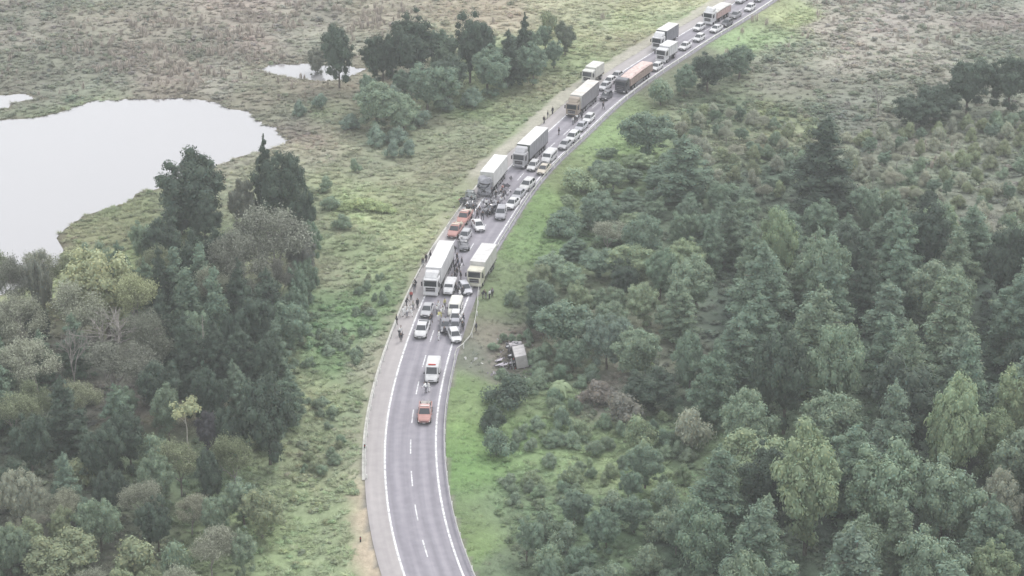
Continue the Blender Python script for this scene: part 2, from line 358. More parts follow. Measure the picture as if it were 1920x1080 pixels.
# water: one level sheet per basin, under the banks
def water_mat():
    m, n, b = nodes_of('pond_water'); b.inputs['Base Color'].default_value = (.31, .305, .315, 1); b.inputs['Roughness'].default_value = .04
    b.inputs['IOR'].default_value = 1.7; b.inputs['Coat Weight'].default_value = .6; b.inputs['Coat Roughness'].default_value = .05
    t = n.nodes.new('ShaderNodeTexCoord'); z = n.nodes.new('ShaderNodeTexNoise'); z.inputs['Scale'].default_value = .9; z.inputs['Detail'].default_value = 3
    n.links.new(t.outputs['Object'], z.inputs['Vector'])
    bp = n.nodes.new('ShaderNodeBump'); bp.inputs['Strength'].default_value = .06; bp.inputs['Distance'].default_value = .08
    n.links.new(z.outputs['Fac'], bp.inputs['Height']); n.links.new(bp.outputs[0], b.inputs['Normal']); return m
M['water'] = water_mat()
for nm, P in zip(('lake_water', 'inlet_water', 'pond_water', 'pool_water'), WATERS):
    P = np.array(P); c = P.mean(0); v = P - c; ln = np.linalg.norm(v, axis=1, keepdims=True)
    bm = bmesh.new(); vs = [bm.verts.new((x, y, LZ)) for x, y in P + v / ln * 1.6]; f = bm.faces.new(vs)
    if f.normal.z < 0: f.normal_flip()
    f.normal_update(); bmesh.ops.triangulate(bm, faces=[f]); me = bpy.data.meshes.new(nm); bm.normal_update(); bm.to_mesh(me); bm.free(); me.materials.append(M['water'])
    tag(link(nm, me), kind='structure')

# ------------------------------------------------------------------ road
def strip(name, s0, s1, o0, o1, z, mat, step=1.0, kind='structure', cols=1, parent=None):
    ss = np.arange(s0, s1 + 1e-6, step); 
    if len(ss) < 2: ss = np.array([s0, s1])
    offs = np.linspace(o0, o1, cols + 1)
    X = np.stack([np.interp(ss, S, RX) + np.interp(ss, S, NX) * o for o in offs], 1); Y = np.stack([np.interp(ss, S, RY) + np.interp(ss, S, NY) * o for o in offs], 1)
    n, m = X.shape; V = np.stack([X, Y, np.full_like(X, z)], -1).reshape(-1, 3); i = np.arange(n * m).reshape(n, m)
    F = np.stack([i[:-1, :-1], i[1:, :-1], i[1:, 1:], i[:-1, 1:]], -1).reshape(-1, 4)
    me = mesh_np(name, V, F, mat)
    uv = me.uv_layers.new(name='UVMap'); li = F.ravel(); UV = np.stack([np.broadcast_to(offs[None], X.shape), np.broadcast_to(ss[:, None], X.shape)], -1).reshape(-1, 2)
    uv.data.foreach_set('uv', UV[li].astype(np.float32).ravel())
    if me.polygons[0].normal.z < 0: me.flip_normals()
    o = link(name, me, parent)
    if not parent and kind: tag(o, kind=kind)
    return o
def asphalt(name, c1, c2, tracks):
    m, n, b = nodes_of(name); b.inputs['Roughness'].default_value = .8; b.inputs['Specular IOR Level'].default_value = .35
    u = n.nodes.new('ShaderNodeUVMap'); u.uv_map = 'UVMap'
    mp = n.nodes.new('ShaderNodeMapping'); mp.inputs['Scale'].default_value = (1.3, .05, 1); n.links.new(u.outputs[0], mp.inputs[0])
    z = n.nodes.new('ShaderNodeTexNoise'); z.inputs['Scale'].default_value = 1; z.inputs['Detail'].default_value = 5; n.links.new(mp.outputs[0], z.inputs['Vector'])
    z2 = n.nodes.new('ShaderNodeTexNoise'); z2.inputs['Scale'].default_value = .8; z2.inputs['Detail'].default_value = 7; n.links.new(u.outputs[0], z2.inputs['Vector'])
    sx = n.nodes.new('ShaderNodeSeparateXYZ'); n.links.new(u.outputs[0], sx.inputs[0])
    fr = n.nodes.new('ShaderNodeMath'); fr.operation = 'MULTIPLY'; fr.inputs[1].default_value = 2 * math.pi / 1.75; n.links.new(sx.outputs[0], fr.inputs[0])
    cs = n.nodes.new('ShaderNodeMath'); cs.operation = 'COSINE'; n.links.new(fr.outputs[0], cs.inputs[0])
    k = n.nodes.new('ShaderNodeMath'); k.operation = 'MULTIPLY'; k.inputs[1].default_value = tracks; n.links.new(cs.outputs[0], k.inputs[0])
    a = n.nodes.new('ShaderNodeMath'); a.operation = 'ADD'; n.links.new(z.outputs['Fac'], a.inputs[0]); n.links.new(k.outputs[0], a.inputs[1])
    h = n.nodes.new('ShaderNodeMath'); h.operation = 'MULTIPLY_ADD'; h.inputs[1].default_value = .7; n.links.new(z2.outputs['Fac'], h.inputs[0]); n.links.new(a.outputs[0], h.inputs[2])
    r = n.nodes.new('ShaderNodeMapRange'); r.inputs[1].default_value = .6; r.inputs[2].default_value = 1.15; n.links.new(h.outputs[0], r.inputs[0])
    mx = n.nodes.new('ShaderNodeMix'); mx.data_type = 'RGBA'; mx.inputs[6].default_value = (*c1, 1); mx.inputs[7].default_value = (*c2, 1)
    n.links.new(r.outputs[0], mx.inputs[0]); n.links.new(mx.outputs[2], b.inputs['Base Color']); return m
M['road'] = asphalt('asphalt', (.215, .205, .235), (.31, .295, .33), .15)
M['shoulder'] = asphalt('worn_shoulder', (.31, .29, .295), (.40, .375, .375), .02)
SMAX = S[-1] - 5; SMIN = 6
strip('road', SMIN, SMAX, -1.3, 7.0, 0, M['road'], cols=2)
s_end_dirt = s_of(690, 930)
strip('shoulder', SMIN, SMAX, 7.0, 9.75, 0, M['shoulder'], cols=1)
lz = .004
strip('right_edge_line', SMIN, SMAX, -.12, .14, lz, M['paintline'])
strip('left_edge_line', SMIN, SMAX, 6.88, 7.14, lz, M['paintline'])
# lane dashes: the period seen on the empty stretch
q1 = s_of(791, 768); q2 = s_of(796, 715); q3 = s_of(778, 823)
per = ((q2 - q1) + (q1 - q3)) / 2
dmesh_parent = empty('lane_line'); tag(dmesh_parent, kind='structure')
s = q1 - math.floor((q1 - 20) / per) * per; k = 0
print('dash period', per)
while s < 560:
    o = strip('dash', s - .46 * per, s, 3.42, 3.58, lz, M['paintline'], step=per * .23, parent=dmesh_parent); s += per; k += 1
strip('gutter', s_of(690, 900), s_of(905, 345), 9.76, 10.12, .03, M['concrete'], kind='structure')

# guardrails: W beam on posts
def rail(path, label, gap=()):
    path = np.array(path); sg = np.r_[0, np.cumsum(np.linalg.norm(np.diff(path, axis=0), axis=1))]
    t = np.arange(0, sg[-1], .8); X = np.interp(t, sg, path[:, 0]); Y = np.interp(t, sg, path[:, 1])
    tx, ty = np.gradient(X), np.gradient(Y); l = np.hypot(tx, ty); nxx, nyy = -ty / l, tx / l
    prof = [(0, .44), (.05, .5), (.05, .55), (0, .595), (.05, .64), (.05, .69), (0, .76), (-.02, .76), (-.02, .44)]
    m = len(prof); V = []
    for d_, z_ in prof: V.append(np.stack([X + nxx * d_, Y + nyy * d_, np.full_like(X, z_)], 1))
    V = np.stack(V, 1).reshape(-1, 3); i = np.arange(len(t) * m).reshape(len(t), m)
    F = np.stack([i[:-1], i[1:], np.roll(i[1:], -1, 1), np.roll(i[:-1], -1, 1)], -1).reshape(-1, 4)
    root = empty('guardrail', (path[0][0], path[0][1], 0)); tag(root, label, 'guardrail', 'steel guardrails along the highway')
    V[:, :2] -= path[0]
    link('beam', mesh_np('beam', V, F, M['galv']), root)
    PV, PF = [], []
    for a in np.arange(1, sg[-1], 4.0):
        x, y = np.interp(a, sg, path[:, 0]), np.interp(a, sg, path[:, 1]); b0 = len(PV) * 8
        h = np.array([(sx * .07, sy * .05, z_) for z_ in (-.6, .72) for sx, sy in ((-1, -1), (1, -1), (1, 1), (-1, 1))]) + (x - path[0][0], y - path[0][1], 0)
        j = int(min(a / .8, len(t) - 1)); h[:, 0] -= nxx[j] * .12; h[:, 1] -= nyy[j] * .12
        PV.append(h); PF += [(b0, b0+1, b0+5, b0+4), (b0+1, b0+2, b0+6, b0+5), (b0+2, b0+3, b0+7, b0+6), (b0+3, b0, b0+4, b0+7), (b0+4, b0+5, b0+6, b0+7)]
    p = link('posts', mesh_np('posts', np.concatenate(PV), np.array(PF), M['galv']), root); p['kind'] = 'stuff'
def along(s0, s1, off, st=2.): return [road_pt(a, off) for a in np.arange(s0, s1, st)]
bulge = [gp(*p, .6) for p in [(852,667),(857,653),(867,646),(882,629),(888,612),(892,594),(895,572),(897,540),(904,510)]]
rail(along(s_of(864, 1074) - 45, s_of(849, 674), -1.15) + bulge + along(s_of(913, 480), SMAX - 400, -1.0), 'long pale guardrail beside the green verge right of the road, bent outward at the pile-up')
rail(along(s_of(687, 905), s_of(823, 455), 9.62), 'pale steel guardrail on the left shoulder beside the lower part of the road')
rail(along(s_of(838, 430), s_of(880, 368), 9.62), 'short pale steel guardrail left of the two red pickups')

# ------------------------------------------------------------------ trees: prototypes
_ico = None
def ico(sub=1):
    bm = bmesh.new(); bmesh.ops.create_icosphere(bm, subdivisions=sub, radius=1); 
    v = np.array([x.co for x in bm.verts]); f = np.array([[a.index for a in p.verts] for p in bm.faces]); bm.free(); return v, f
ICO1, ICO2 = ico(1), ico(2)
def leaf_cloud(lobes, dens, size, r, up=.35, colvar=.10, drop=.45):
    """lobes: (cx,cy,cz, rx,ry,rz, shade). leaves on and just outside each lobe plus a solid lumpy heart"""
    Vs, Fs3, Fs4, T = [], [], [], []; base = 0
    for (cx, cy, cz, rx, ry, rz, sh) in lobes:
        area = 4 * math.pi * ((rx * ry + ry * rz + rx * rz) / 3); n = max(8, int(area * dens))
        d = r.normal(size=(n, 3)); d /= np.linalg.norm(d, axis=1, keepdims=True)
        keep = d[:, 2] > -drop; d = d[keep]; n = len(d)
        rad = r.choice((1., 1.22), n, p=(.8, .2))[:, None] * r.uniform(.8, 1.08, n)[:, None]
        c = d * np.array([rx, ry, rz]) * rad + np.array([cx, cy, cz])
        nrm = d / np.array([rx, ry, rz]) ; nrm /= np.linalg.norm(nrm, axis=1, keepdims=True)
        nrm = nrm + r.normal(size=(n, 3)) * .34 + np.array([0, 0, up]); nrm /= np.linalg.norm(nrm, axis=1, keepdims=True)
        a = np.cross(nrm, r.normal(size=(n, 3))); a /= np.linalg.norm(a, axis=1, keepdims=True) + 1e-9; b = np.cross(nrm, a)
        s = (size * r.uniform(.55, 1.3, n))[:, None]
        q = np.stack([c - a * s, c - b * s * .55, c + a * s, c + b * s * .55], 1).reshape(-1, 3)
        Vs.append(q); Fs4.append(base + np.arange(4 * n).reshape(n, 4)); base += 4 * n
        k = sh * (1 + r.normal(size=n) * colvar); hue = r.normal(size=n) * .06
        t = np.stack([k * (1 + hue), k, k * (1 - hue)], 1).clip(.25, 2.2); T.append(np.repeat(t, 4, 0))
        v, f = ICO1; hv = v * np.array([rx, ry, rz]) * .74 * (1 + r.normal(size=(len(v), 1)) * .06) + np.array([cx, cy, cz])
        Vs.append(hv); Fs3.append(base + f); base += len(v); T.append(np.full((len(v), 3), sh * .95))
    return np.concatenate(Vs), [np.concatenate(Fs4), np.concatenate(Fs3)], np.concatenate(T)
def tubes(segs, sides=6):
    """segs: list of (p0, p1, r0, r1)"""
    V, F = [], []; b = 0
    an = np.linspace(0, 2 * math.pi, sides, endpoint=False)
    for p0, p1, r0, r1 in segs:
        p0, p1 = np.array(p0, float), np.array(p1, float); d_ = p1 - p0; d_ /= np.linalg.norm(d_) + 1e-9
        a = np.cross(d_, (0, 0, 1) if abs(d_[2]) < .9 else (1, 0, 0)); a /= np.linalg.norm(a); c = np.cross(d_, a)
        for p_, r_ in ((p0, r0), (p1, r1)): V.append(p_ + r_ * (np.cos(an)[:, None] * a + np.sin(an)[:, None] * c))
        for k in range(sides): F.append((b + k, b + (k + 1) % sides, b + sides + (k + 1) % sides, b + sides + k))
        b += 2 * sides
    return np.concatenate(V), np.array(F)
def trunk_segs(h, r0, r, lean=.03, limbs=7, limb_len=2.5, start=.35, rise=.6):
    segs = []; p = np.zeros(3); n = 6
    for i in range(n):
        q = p + np.array([r.normal() * lean * h / n * 2, r.normal() * lean * h / n * 2, h / n]); segs.append((p, q, r0 * (1 - i / n * .85), r0 * (1 - (i + 1) / n * .85))); p = q
    for i in range(limbs):
        t = start + (1 - start) * (i + .5) / limbs * .9; k = int(t * n); b = np.array(segs[k][0]) + (np.array(segs[k][1]) - segs[k][0]) * (t * n - k)
        a = r.uniform(0, 6.28); l = limb_len * (1.1 - t * .7); e = b + np.array([math.cos(a) * l, math.sin(a) * l, l * rise])
        segs.append((b, e, r0 * .32 * (1.1 - t * .6), r0 * .08))
    return segs
def pine(v):
    r = np.random.default_rng(100 + v); lobes = []
    H = 15.; R = (3.4, 3.9, 3.1, 4.3, 3.6)[v % 5]; z = 1.8; lean = r.normal(size=2) * .02; sx = r.uniform(.85, 1.15)
    while z < H - .7:
        t = (z - 1.8) / (H - 1.8); rr = R * (1 - t ** (1.25 + .45 * (v % 3))) ** .85 * r.uniform(.78, 1.12) * (1 if t > .12 else .8); n = max(3, int(rr * 3.3)); a0 = r.uniform(0, 6.28)
        for i in range(n):
            if r.random() < .08: continue
            a = a0 + i * 6.283 / n + r.normal() * .25; d_ = rr * r.uniform(.5, 1.05); s_ = r.uniform(.42, .8) + .12 * rr / R
            lobes.append((math.cos(a) * d_ * sx + lean[0] * z, math.sin(a) * d_ / sx + lean[1] * z, z - .2 * d_ + r.normal() * .45, s_ * 1.1, s_ * 1.1, s_ * .85, r.uniform(.86, 1.15)))
        lobes.append((lean[0] * z, lean[1] * z, z, rr * .55, rr * .55, .8, .95))
        z += .82 * r.uniform(.8, 1.15)
    for i in range(4): lobes.append((lean[0] * z + r.normal() * .12, lean[1] * z + r.normal() * .12, H - 1.1 + i * .4, .5 - i * .1, .5 - i * .1, .6, r.uniform(.95, 1.15)))
    return lobes, trunk_segs(H - 1, .3, r, .01, 10, 3.2, .2, .15), 15., 5.2, 8.5
def broad(v):
    r = np.random.default_rng(200 + v); lobes = []; R = (3.5, 3.1, 3.9, 3.3, 3.7)[v % 5]; cz = 4.6; RZ = (5., 5.4, 4.5, 4.9, 4.7)[v % 5]
    heads = [(0, 0, cz, 1.)] + [(r.normal() * R * .4, r.normal() * R * .4, cz + r.uniform(-.6, .9), r.uniform(.6, .8)) for _ in range(4)]
    for hx, hy, hz_, hs in heads:
        for i in range(int(24 * hs)):
            d_ = r.normal(size=3); d_ /= np.linalg.norm(d_); d_[2] = d_[2] if r.random() < .35 else abs(d_[2])
            k = r.uniform(.62, .95) * hs; s_ = r.uniform(.45, 1.05)
            lobes.append((hx + d_[0] * R * k, hy + d_[1] * R * k, hz_ + d_[2] * RZ * k, s_, s_, s_ * .85, r.uniform(.86, 1.16)))
        lobes.append((hx, hy, hz_, R * .66 * hs, R * .66 * hs, RZ * .64 * hs, .95))
    return lobes, trunk_segs(7.5, .26, r, .04, 9, 2.8, .3, .8), 10., 5.5, 8.
def bushy(v):
    r = np.random.default_rng(300 + v); lobes = []
    for i in range(17 + 4 * (v % 3)):
        a = r.uniform(0, 6.28); k = r.uniform(0, 1) ** .6 * 1.9; z = (1 - (k / 2.3) ** 2) * 3.2 * r.uniform(.6, 1); s_ = r.uniform(.5, 1.05)
        lobes.append((math.cos(a) * k, math.sin(a) * k, max(z, .5), s_, s_, s_ * .85, r.uniform(.75, 1.28)))
    lobes.append((0, 0, 1.2, 1.5, 1.5, 1.2, .9))
    return lobes, trunk_segs(2.8, .12, r, .05, 6, 1.2, .2, .9), 4.2, 5.5, 5.2
def column(v):
    r = np.random.default_rng(400 + v); lobes = []; H = 13.
    for i in range(34):
        t = (i + .5) / 34; rr = 1.9 * math.sin(math.pi * min(1, .14 + t * .86)) ** .7 * (1.05 - .35 * t); a = r.uniform(0, 6.28); s_ = r.uniform(.6, 1.05) * (1.05 - .45 * t)
        lobes.append((math.cos(a) * rr * .6, math.sin(a) * rr * .6, 1.2 + t * (H - 2), s_, s_, s_ * 1.15, r.uniform(.8, 1.2)))
    for i in range(6): lobes.append((0, 0, 2 + i * 1.9, 1.1 - .12 * i, 1.1 - .12 * i, 1.2, .9))
    return lobes, trunk_segs(11, .22, r, .01, 6, 1.5, .15, .5), 13., 4.8, 4.4
def branchy(r, h, r0, depth=4, spread=.55):
    segs = []; tips = []
    def grow(p, d_, l, rad, k):
        q = p + d_ * l; segs.append((p, q, rad, rad * .68))
        if k == 0: tips.append(q); return
        if k <= 2: tips.append(q)
        for i in range(3 if k > 1 else 2):
            e = d_ + r.normal(size=3) * spread; e[2] = abs(e[2]) * .9 + .15; e /= np.linalg.norm(e); grow(q, e, l * r.uniform(.6, .82), rad * .62, k - 1)
    grow(np.zeros(3), np.array([r.normal() * .06, r.normal() * .06, 1.]), h * .34, r0, depth)
    return segs, tips
def thin_cloud(tips, n, size, spread, r, colvar=.25):
    T = np.array(tips); c = T[r.integers(0, len(T), n)] + r.normal(size=(n, 3)) * spread
    nrm = r.normal(size=(n, 3)) + np.array([0, 0, .7]); nrm /= np.linalg.norm(nrm, axis=1, keepdims=True)
    a = np.cross(nrm, r.normal(size=(n, 3))); a /= np.linalg.norm(a, axis=1, keepdims=True); b = np.cross(nrm, a); s = (size * r.uniform(.5, 1.3, n))[:, None]
    V = np.stack([c - a * s, c - b * s * .5, c + a * s, c + b * s * .5], 1).reshape(-1, 3)
    k = 1 + r.normal(size=n) * colvar; return V, np.arange(4 * n).reshape(n, 4), np.repeat(np.stack([k, k, k], 1).clip(.4, 1.8), 4, 0)
TREES = {}
def make_tree(kind, name, fn, nvar, dens, size, bark):
    L = []
    for v in range(nvar):
        lobes, segs, h, _, wd = fn(v); r = np.random.default_rng(900 + v)
        Vv, Ff, Tt = leaf_cloud(lobes, dens, size, r); P = Proto(name)
        P.add('trunk', mesh_np('trunk', *tubes(segs), bark, smooth=True)); P.add('crown', mesh_np('crown', Vv, Ff, M['leaf'], Tt), 'leaf')
        top = max(l[2] + l[5] for l in lobes); wid = 2 * max(math.hypot(l[0], l[1]) + l[3] * .9 for l in lobes)
        L.append((P, top, wid))
    TREES[kind] = L
make_tree('pine', 'pine_tree', pine, 5, 17, .17, M['bark'])
make_tree('broad', 'broadleaf_tree', broad, 5, 19, .165, M['bark'])
make_tree('bush', 'bush', bushy, 4, 24, .14, M['bark'])
make_tree('column', 'cypress_tree', column, 3, 22, .17, M['bark'])
L = []
for v in range(3):
    r = np.random.default_rng(500 + v); segs, tips = branchy(r, 10.5, .22, 5, .5); P = Proto('sparse_tree')
    P.add('trunk', mesh_np('trunk', *tubes(segs, 5), M['grey_bark'])); cl = thin_cloud([t for t in tips if t[2] > 3.2], 15000, .15, .5, r)
    P.add('crown', mesh_np('crown', cl[0], cl[1], M['leaf'], cl[2]), 'leaf'); L.append((P, max(t[2] for t in tips), 2 * np.percentile([math.hypot(*t[:2]) for t in tips], 92) + .8))
TREES['sparse'] = L
L = []
for v in range(2):
    r = np.random.default_rng(520 + v); segs, tips = branchy(r, 9, .2, 5, .42); P = Proto('bare_tree')
    P.add('trunk', mesh_np('trunk', *tubes(segs[:1], 6), M['grey_bark'])); P.add('branches', mesh_np('branches', *tubes(segs[1:], 4), M['grey_bark']))
    L.append((P, max(t[2] for t in tips), 2 * np.percentile([math.hypot(*t[:2]) for t in tips], 92)))
TREES['bare'] = L
# a tall pale stem with a flat crown, and a dead one with stubs
r = np.random.default_rng(61); P = Proto('slender_tree')
P.add('trunk', mesh_np('trunk', *tubes(trunk_segs(9.6, .2, r, .02, 6, 1.8, .72, .8)), M['pale_bark'], smooth=True))
lb = [(math.cos(a) * k, math.sin(a) * k, 9.2 + z_, s_, s_, s_ * .6, sh) for a, k, z_, s_, sh in zip(r.uniform(0, 6.28, 13), r.uniform(.3, 2.4, 13), r.normal(size=13) * .5, r.uniform(.6, 1.1, 13), r.uniform(.8, 1.2, 13))]
Vv, Ff, Tt = leaf_cloud(lb, 12, .2, r); P.add('crown', mesh_np('crown', Vv, Ff, M['leaf'], Tt), 'leaf'); TREES['slender'] = [(P, 10.6, 6.)]
r = np.random.default_rng(62); P = Proto('dead_tree'); sg_ = trunk_segs(11.5, .24, r, .012, 9, 1.1, .45, .5)
P.add('trunk', mesh_np('trunk', *tubes(sg_[:6]), M['pale_bark'], smooth=True)); [P.add('branch', mesh_np('branch', *tubes([q_], 4), M['pale_bark'])) for q_ in sg_[6:]]; TREES['dead'] = [(P, 11.5, 2.2)]
# fronds: arching leaves of a palm-like clump
r = np.random.default_rng(63); P = Proto('palm'); Vp, Fp, Tp = [], [], []; b = 0
for i in range(22):
    a = i * 2.399; el = r.uniform(.5, 1.2); l = r.uniform(2.4, 3.4); side = np.array([-math.sin(a), math.cos(a), 0]); prev = None
    for k in range(8):
        t = k / 7; ro = l * t * math.cos(el * (1 - t * .3)); z_ = 2.4 + l * (math.sin(el) * t - 1.0 * t * t); wd = .34 * math.sin(math.pi * min(.97, .12 + t * .88)); c = np.array([math.cos(a) * ro, math.sin(a) * ro, z_])
        Vp += [c - side * wd + (0, 0, -.08), c, c + side * wd + (0, 0, -.08)]; Tp += [r.uniform(.85, 1.2)] * 3
        if k: Fp += [(b - 3, b - 2, b + 1, b), (b - 2, b - 1, b + 2, b + 1)]
        b += 3
P.add('stem', mesh_np('stem', *tubes([((0, 0, 0), (0.05, 0, 1.3), .2, .17), ((.05, 0, 1.3), (.0, .05, 2.5), .17, .13)], 8), M['bark']))
P.add('fronds', mesh_np('fronds', np.array(Vp), np.array(Fp), M['leaf'], np.array(Tp)[:, None] * np.ones(3)), 'leaf'); TREES['palm'] = [(P, 3.6, 5.)]

C_DARK = (.085, .12, .088); C_PINE = (.18, .25, .18); C_GREEN = (.225, .295, .205); C_LIGHT = (.27, .34, .21); C_YEL = (.36, .39, .23)
C_GREY = (.33, .35, .27); C_BROWN = (.22, .235, .19); C_BLUE = (.20, .265, .21); C_MOSS = (.25, .29, .18)
BASES = []
def tree_top(px, py, wpx, h, kind, col, label, cat='tree', group=None, v=None, base_h=None):
    """a tree whose top is seen at (px,py) and whose crown is wpx wide there"""
    z0 = -.8
    for _ in range(3):
        q = gp(px, py, z0 + h); z0 = tz(*q)
    dist = math.hypot(q[0], q[1]); depth = q[1] * CP - (z0 + h * .6 - CAM_H) * SP
    wm = wpx * depth / FPX
    L = TREES[kind]; P, top, wd = L[random.randrange(len(L)) if v is None else v % len(L)]
    k = wm / wd; j = random.uniform(.93, 1.08)
    BASES.append((q[0], q[1], wm * .5, h))
    return P.put((q[0], q[1], z0 - .1), (0, 0, random.uniform(0, 6.28)), (k, k, h / top), {'leaf': tuple(c * j for c in col)}, label, cat, group)

T = tree_top
# -- left bank, between lake and road
T(353,281,150,16,'broad',C_DARK,'tallest dark round tree standing against the white lake',v=0)
T(335,360,105,8,'bush',C_DARK,'dark low foliage at the foot of the tallest round lakeside tree',cat='bush')
T(380,370,90,9,'broad',C_DARK,'dark tree at the right foot of the tallest round lakeside tree')
T(492,247,58,18,'pine',C_DARK,'dark tree with a narrow pointed spire against the lake shore',v=1)
T(528,285,125,15,'broad',C_DARK,'broad dark tree behind the grey-brown tree left of the road',v=2)
T(450,330,70,11,'broad',C_BROWN,'small brownish tree between the two dark lakeside trees')
T(300,400,85,11,'broad',C_DARK,'dark bushy tree below the round lakeside tree on its left')
T(262,412,70,9,'broad',C_GREEN,'mid green tree at the left end of the dark lakeside clump')
for x,y,wp,h,l in ((322,462,62,14,'narrow dark conifer left of two others below the lakeside clump'),(372,452,60,14,'narrow conifer in the middle of the dark lower left clump'),
                   (345,500,62,13,'narrow dark conifer in front of the lower left clump'),(398,498,62,14,'pale tipped conifer beside the bare white trunk')):
    T(x,y,wp,h,'column',C_PINE,l,group='narrow conifers on the left')
for x,y,wp,h,kd in ((295,455,60,15,'pine'),(350,430,80,14,'broad'),(415,420,80,14,'broad'),(300,540,70,13,'pine'),(345,580,80,13,'pine'),(400,590,80,12,'pine'),(440,480,80,14,'pine'),(450,600,90,12,'pine'),(500,500,90,13,'pine'),(565,350,70,12,'broad'),(500,620,80,11,'broad')):
    T(x,y,wp,h,kd,C_DARK,'dark tree of the tall dense stand between lake and left meadow',group='tall dark stand on the left')
T(510,402,165,14,'sparse',C_BROWN,'large grey-brown tree with thin foliage left of the meadow',v=0)
T(455,440,120,14,'sparse',C_BROWN,'grey-brown thin-leaved tree behind the bare white trunk',v=1)
T(560,415,100,12,'broad',(.17,.18,.16),'grey green tree at the meadow edge beside the grey-brown tree')
T(470,540,120,11,'broad',C_DARK,'dark tree below the large grey-brown tree')
T(540,560,90,9,'broad',C_PINE,'dark green tree beside the green meadow scrub left of the road')
T(190,470,205,15,'broad',C_YEL,'large yellow-green tree beside the lake corner',v=3)
T(250,520,120,13,'sparse',C_YEL,'yellowish thin-leaved tree right of the large yellow-green tree',v=2)
T(130,540,130,12,'sparse',C_GREY,'greyish thin tree left of the large yellow-green tree')
T(70,468,70,13,'broad',C_BROWN,'dark brownish tree standing against the lake at the left')
T(20,490,80,12,'sparse',C_BROWN,'brown thin tree at the left edge of the lake')
T(40,560,110,11,'sparse',C_GREY,'grey tree at the left edge below the lake')
T(200,590,170,12,'bare',C_GREY,'leafless grey tree with many spreading branches, lower left',v=0)
T(130,620,130,11,'bare',C_GREY,'leafless grey tree left of the larger leafless one',v=1)
T(270,590,110,11,'sparse',(.2,.22,.17),'thin pale green tree right of the leafless trees')
T(60,640,120,10,'sparse',C_GREY,'thin grey tree at the left edge beside the leafless trees')
T(205,650,150,10,'sparse',C_BROWN,'brownish thin tree below the leafless trees')
T(375,590,26,11.5,'dead',C_GREY,'tall bare white trunk standing among dark trees on the left')
T(345,748,78,11,'slender',C_YEL,'slender tree with yellow-green flat crown on a pale trunk')
T(497,698,140,14,'broad',C_DARK,'large dark tree beside the yellowish meadow, lower left',v=4)
T(440,755,90,10,'broad',C_DARK,'dark tree left of the large dark one at the lower meadow')
T(395,770,80,8,'broad',(.12,.12,.13),'small purplish dark tree beside the slender yellow-green tree')
T(118,700,100,13,'pine',C_DARK,'dark conifer at the lower left with a broad cone')
T(235,755,95,11,'broad',C_DARK,'dark round tree below the leafless trees')
T(50,770,100,11,'broad',C_DARK,'dark tree at the left edge below the conifer')
T(175,800,110,10,'broad',C_DARK,'dark bushy tree above the olive bush, lower left')
T(155,850,110,5,'bush',C_MOSS,'round olive bush at the lower left',cat='bush')
T(290,815,90,5,'bush',C_GREEN,'green bush left of the slender tree trunk',cat='bush')
T(425,800,120,5,'bush',C_LIGHT,'wide light green bush right of the slender tree trunk',cat='bush')
T(110,1000,150,7,'broad',C_MOSS,'olive-grey round tree at the bottom left')
T(250,1005,120,6,'bush',C_MOSS,'olive bush at the bottom left beside the grey-green tree',cat='bush')
T(30,880,100,9,'broad',C_GREY,'grey green tree at the left edge near the bottom')
T(330,1010,90,6,'bush',C_GREEN,'green bush at the bottom left facing the meadow',cat='bush')
T(180,930,100,8,'broad',C_GREEN,'green tree at the bottom left above the olive ones')
T(400,930,90,7,'broad',C_GREEN,'green tree standing at the foot of the lower meadow')
T(290,930,90,8,'broad',C_DARK,'dark tree in the bottom left thicket')
# -- clump at the upper middle
T(772,14,135,17,'broad',C_DARK,'large dark tree, leftmost of the tall ones at the upper middle',v=1)
T(880,20,112,16,'broad',C_DARK,'large dark tree in the middle of the upper clump',v=3)
T(981,20,56,15,'pine',C_DARK,'narrow pointed conifer at the right of the upper clump')
T(952,52,62,13,'pine',C_DARK,'smaller pointed conifer beside the narrow one in the upper clump')
T(1060,38,50,8,'broad',(.15,.18,.13),'small round tree right of the upper clump')
T(1030,18,42,6,'bush',C_MOSS,'olive bush behind the upper clump of trees',cat='bush')
T(632,45,100,14,'broad',C_DARK,'dark tree beside the small pond')
T(590,68,50,8,'broad',C_BROWN,'brownish tree left of the tree by the small pond')
T(715,60,90,12,'broad',C_DARK,'dark tree filling the left side of the upper clump')
T(915,82,110,11,'broad',C_PINE,'rounded green tree in front of the upper clump')
T(1000,75,90,10,'broad',C_PINE,'rounded tree below the pointed conifers')
T(840,100,100,10,'broad',C_DARK,'dark rounded tree below the small pool')
T(800,120,135,11,'broad',C_PINE,'rounded tree at the front centre of the upper clump')
T(705,155,130,10,'broad',C_GREEN,'rounded green tree at the lower left of the upper clump')
T(755,175,110,8,'broad',C_GREEN,'green tree at the lower front of the upper clump')
for x,y,wp in ((655,210,50),(745,235,50),(785,205,55),(830,175,50),(765,260,40),(600,172,36),(560,185,30),(735,262,36)):
    T(x,y,wp,3.6,'bush',C_BLUE,'blue-green bush at the foot of the upper clump of trees',cat='bush',group='blue-green bushes by the meadow')
for x,y,wp,h in ((690,372,70,2.2),(650,375,50,2.),(720,380,50,1.8)):
    T(x,y,wp,h,'bush',(.33,.40,.2),'low bright yellow-green bush in the meadow left of the road',cat='bush',group='bright bushes in the meadow')
for x,y,wp in ((620,365,50),(640,400,45),(610,330,34),(665,295,28)):
    T(x,y,wp,3,'bush',C_GREEN,'small green bush in the meadow between lake and road',cat='bush',group='green meadow bushes')
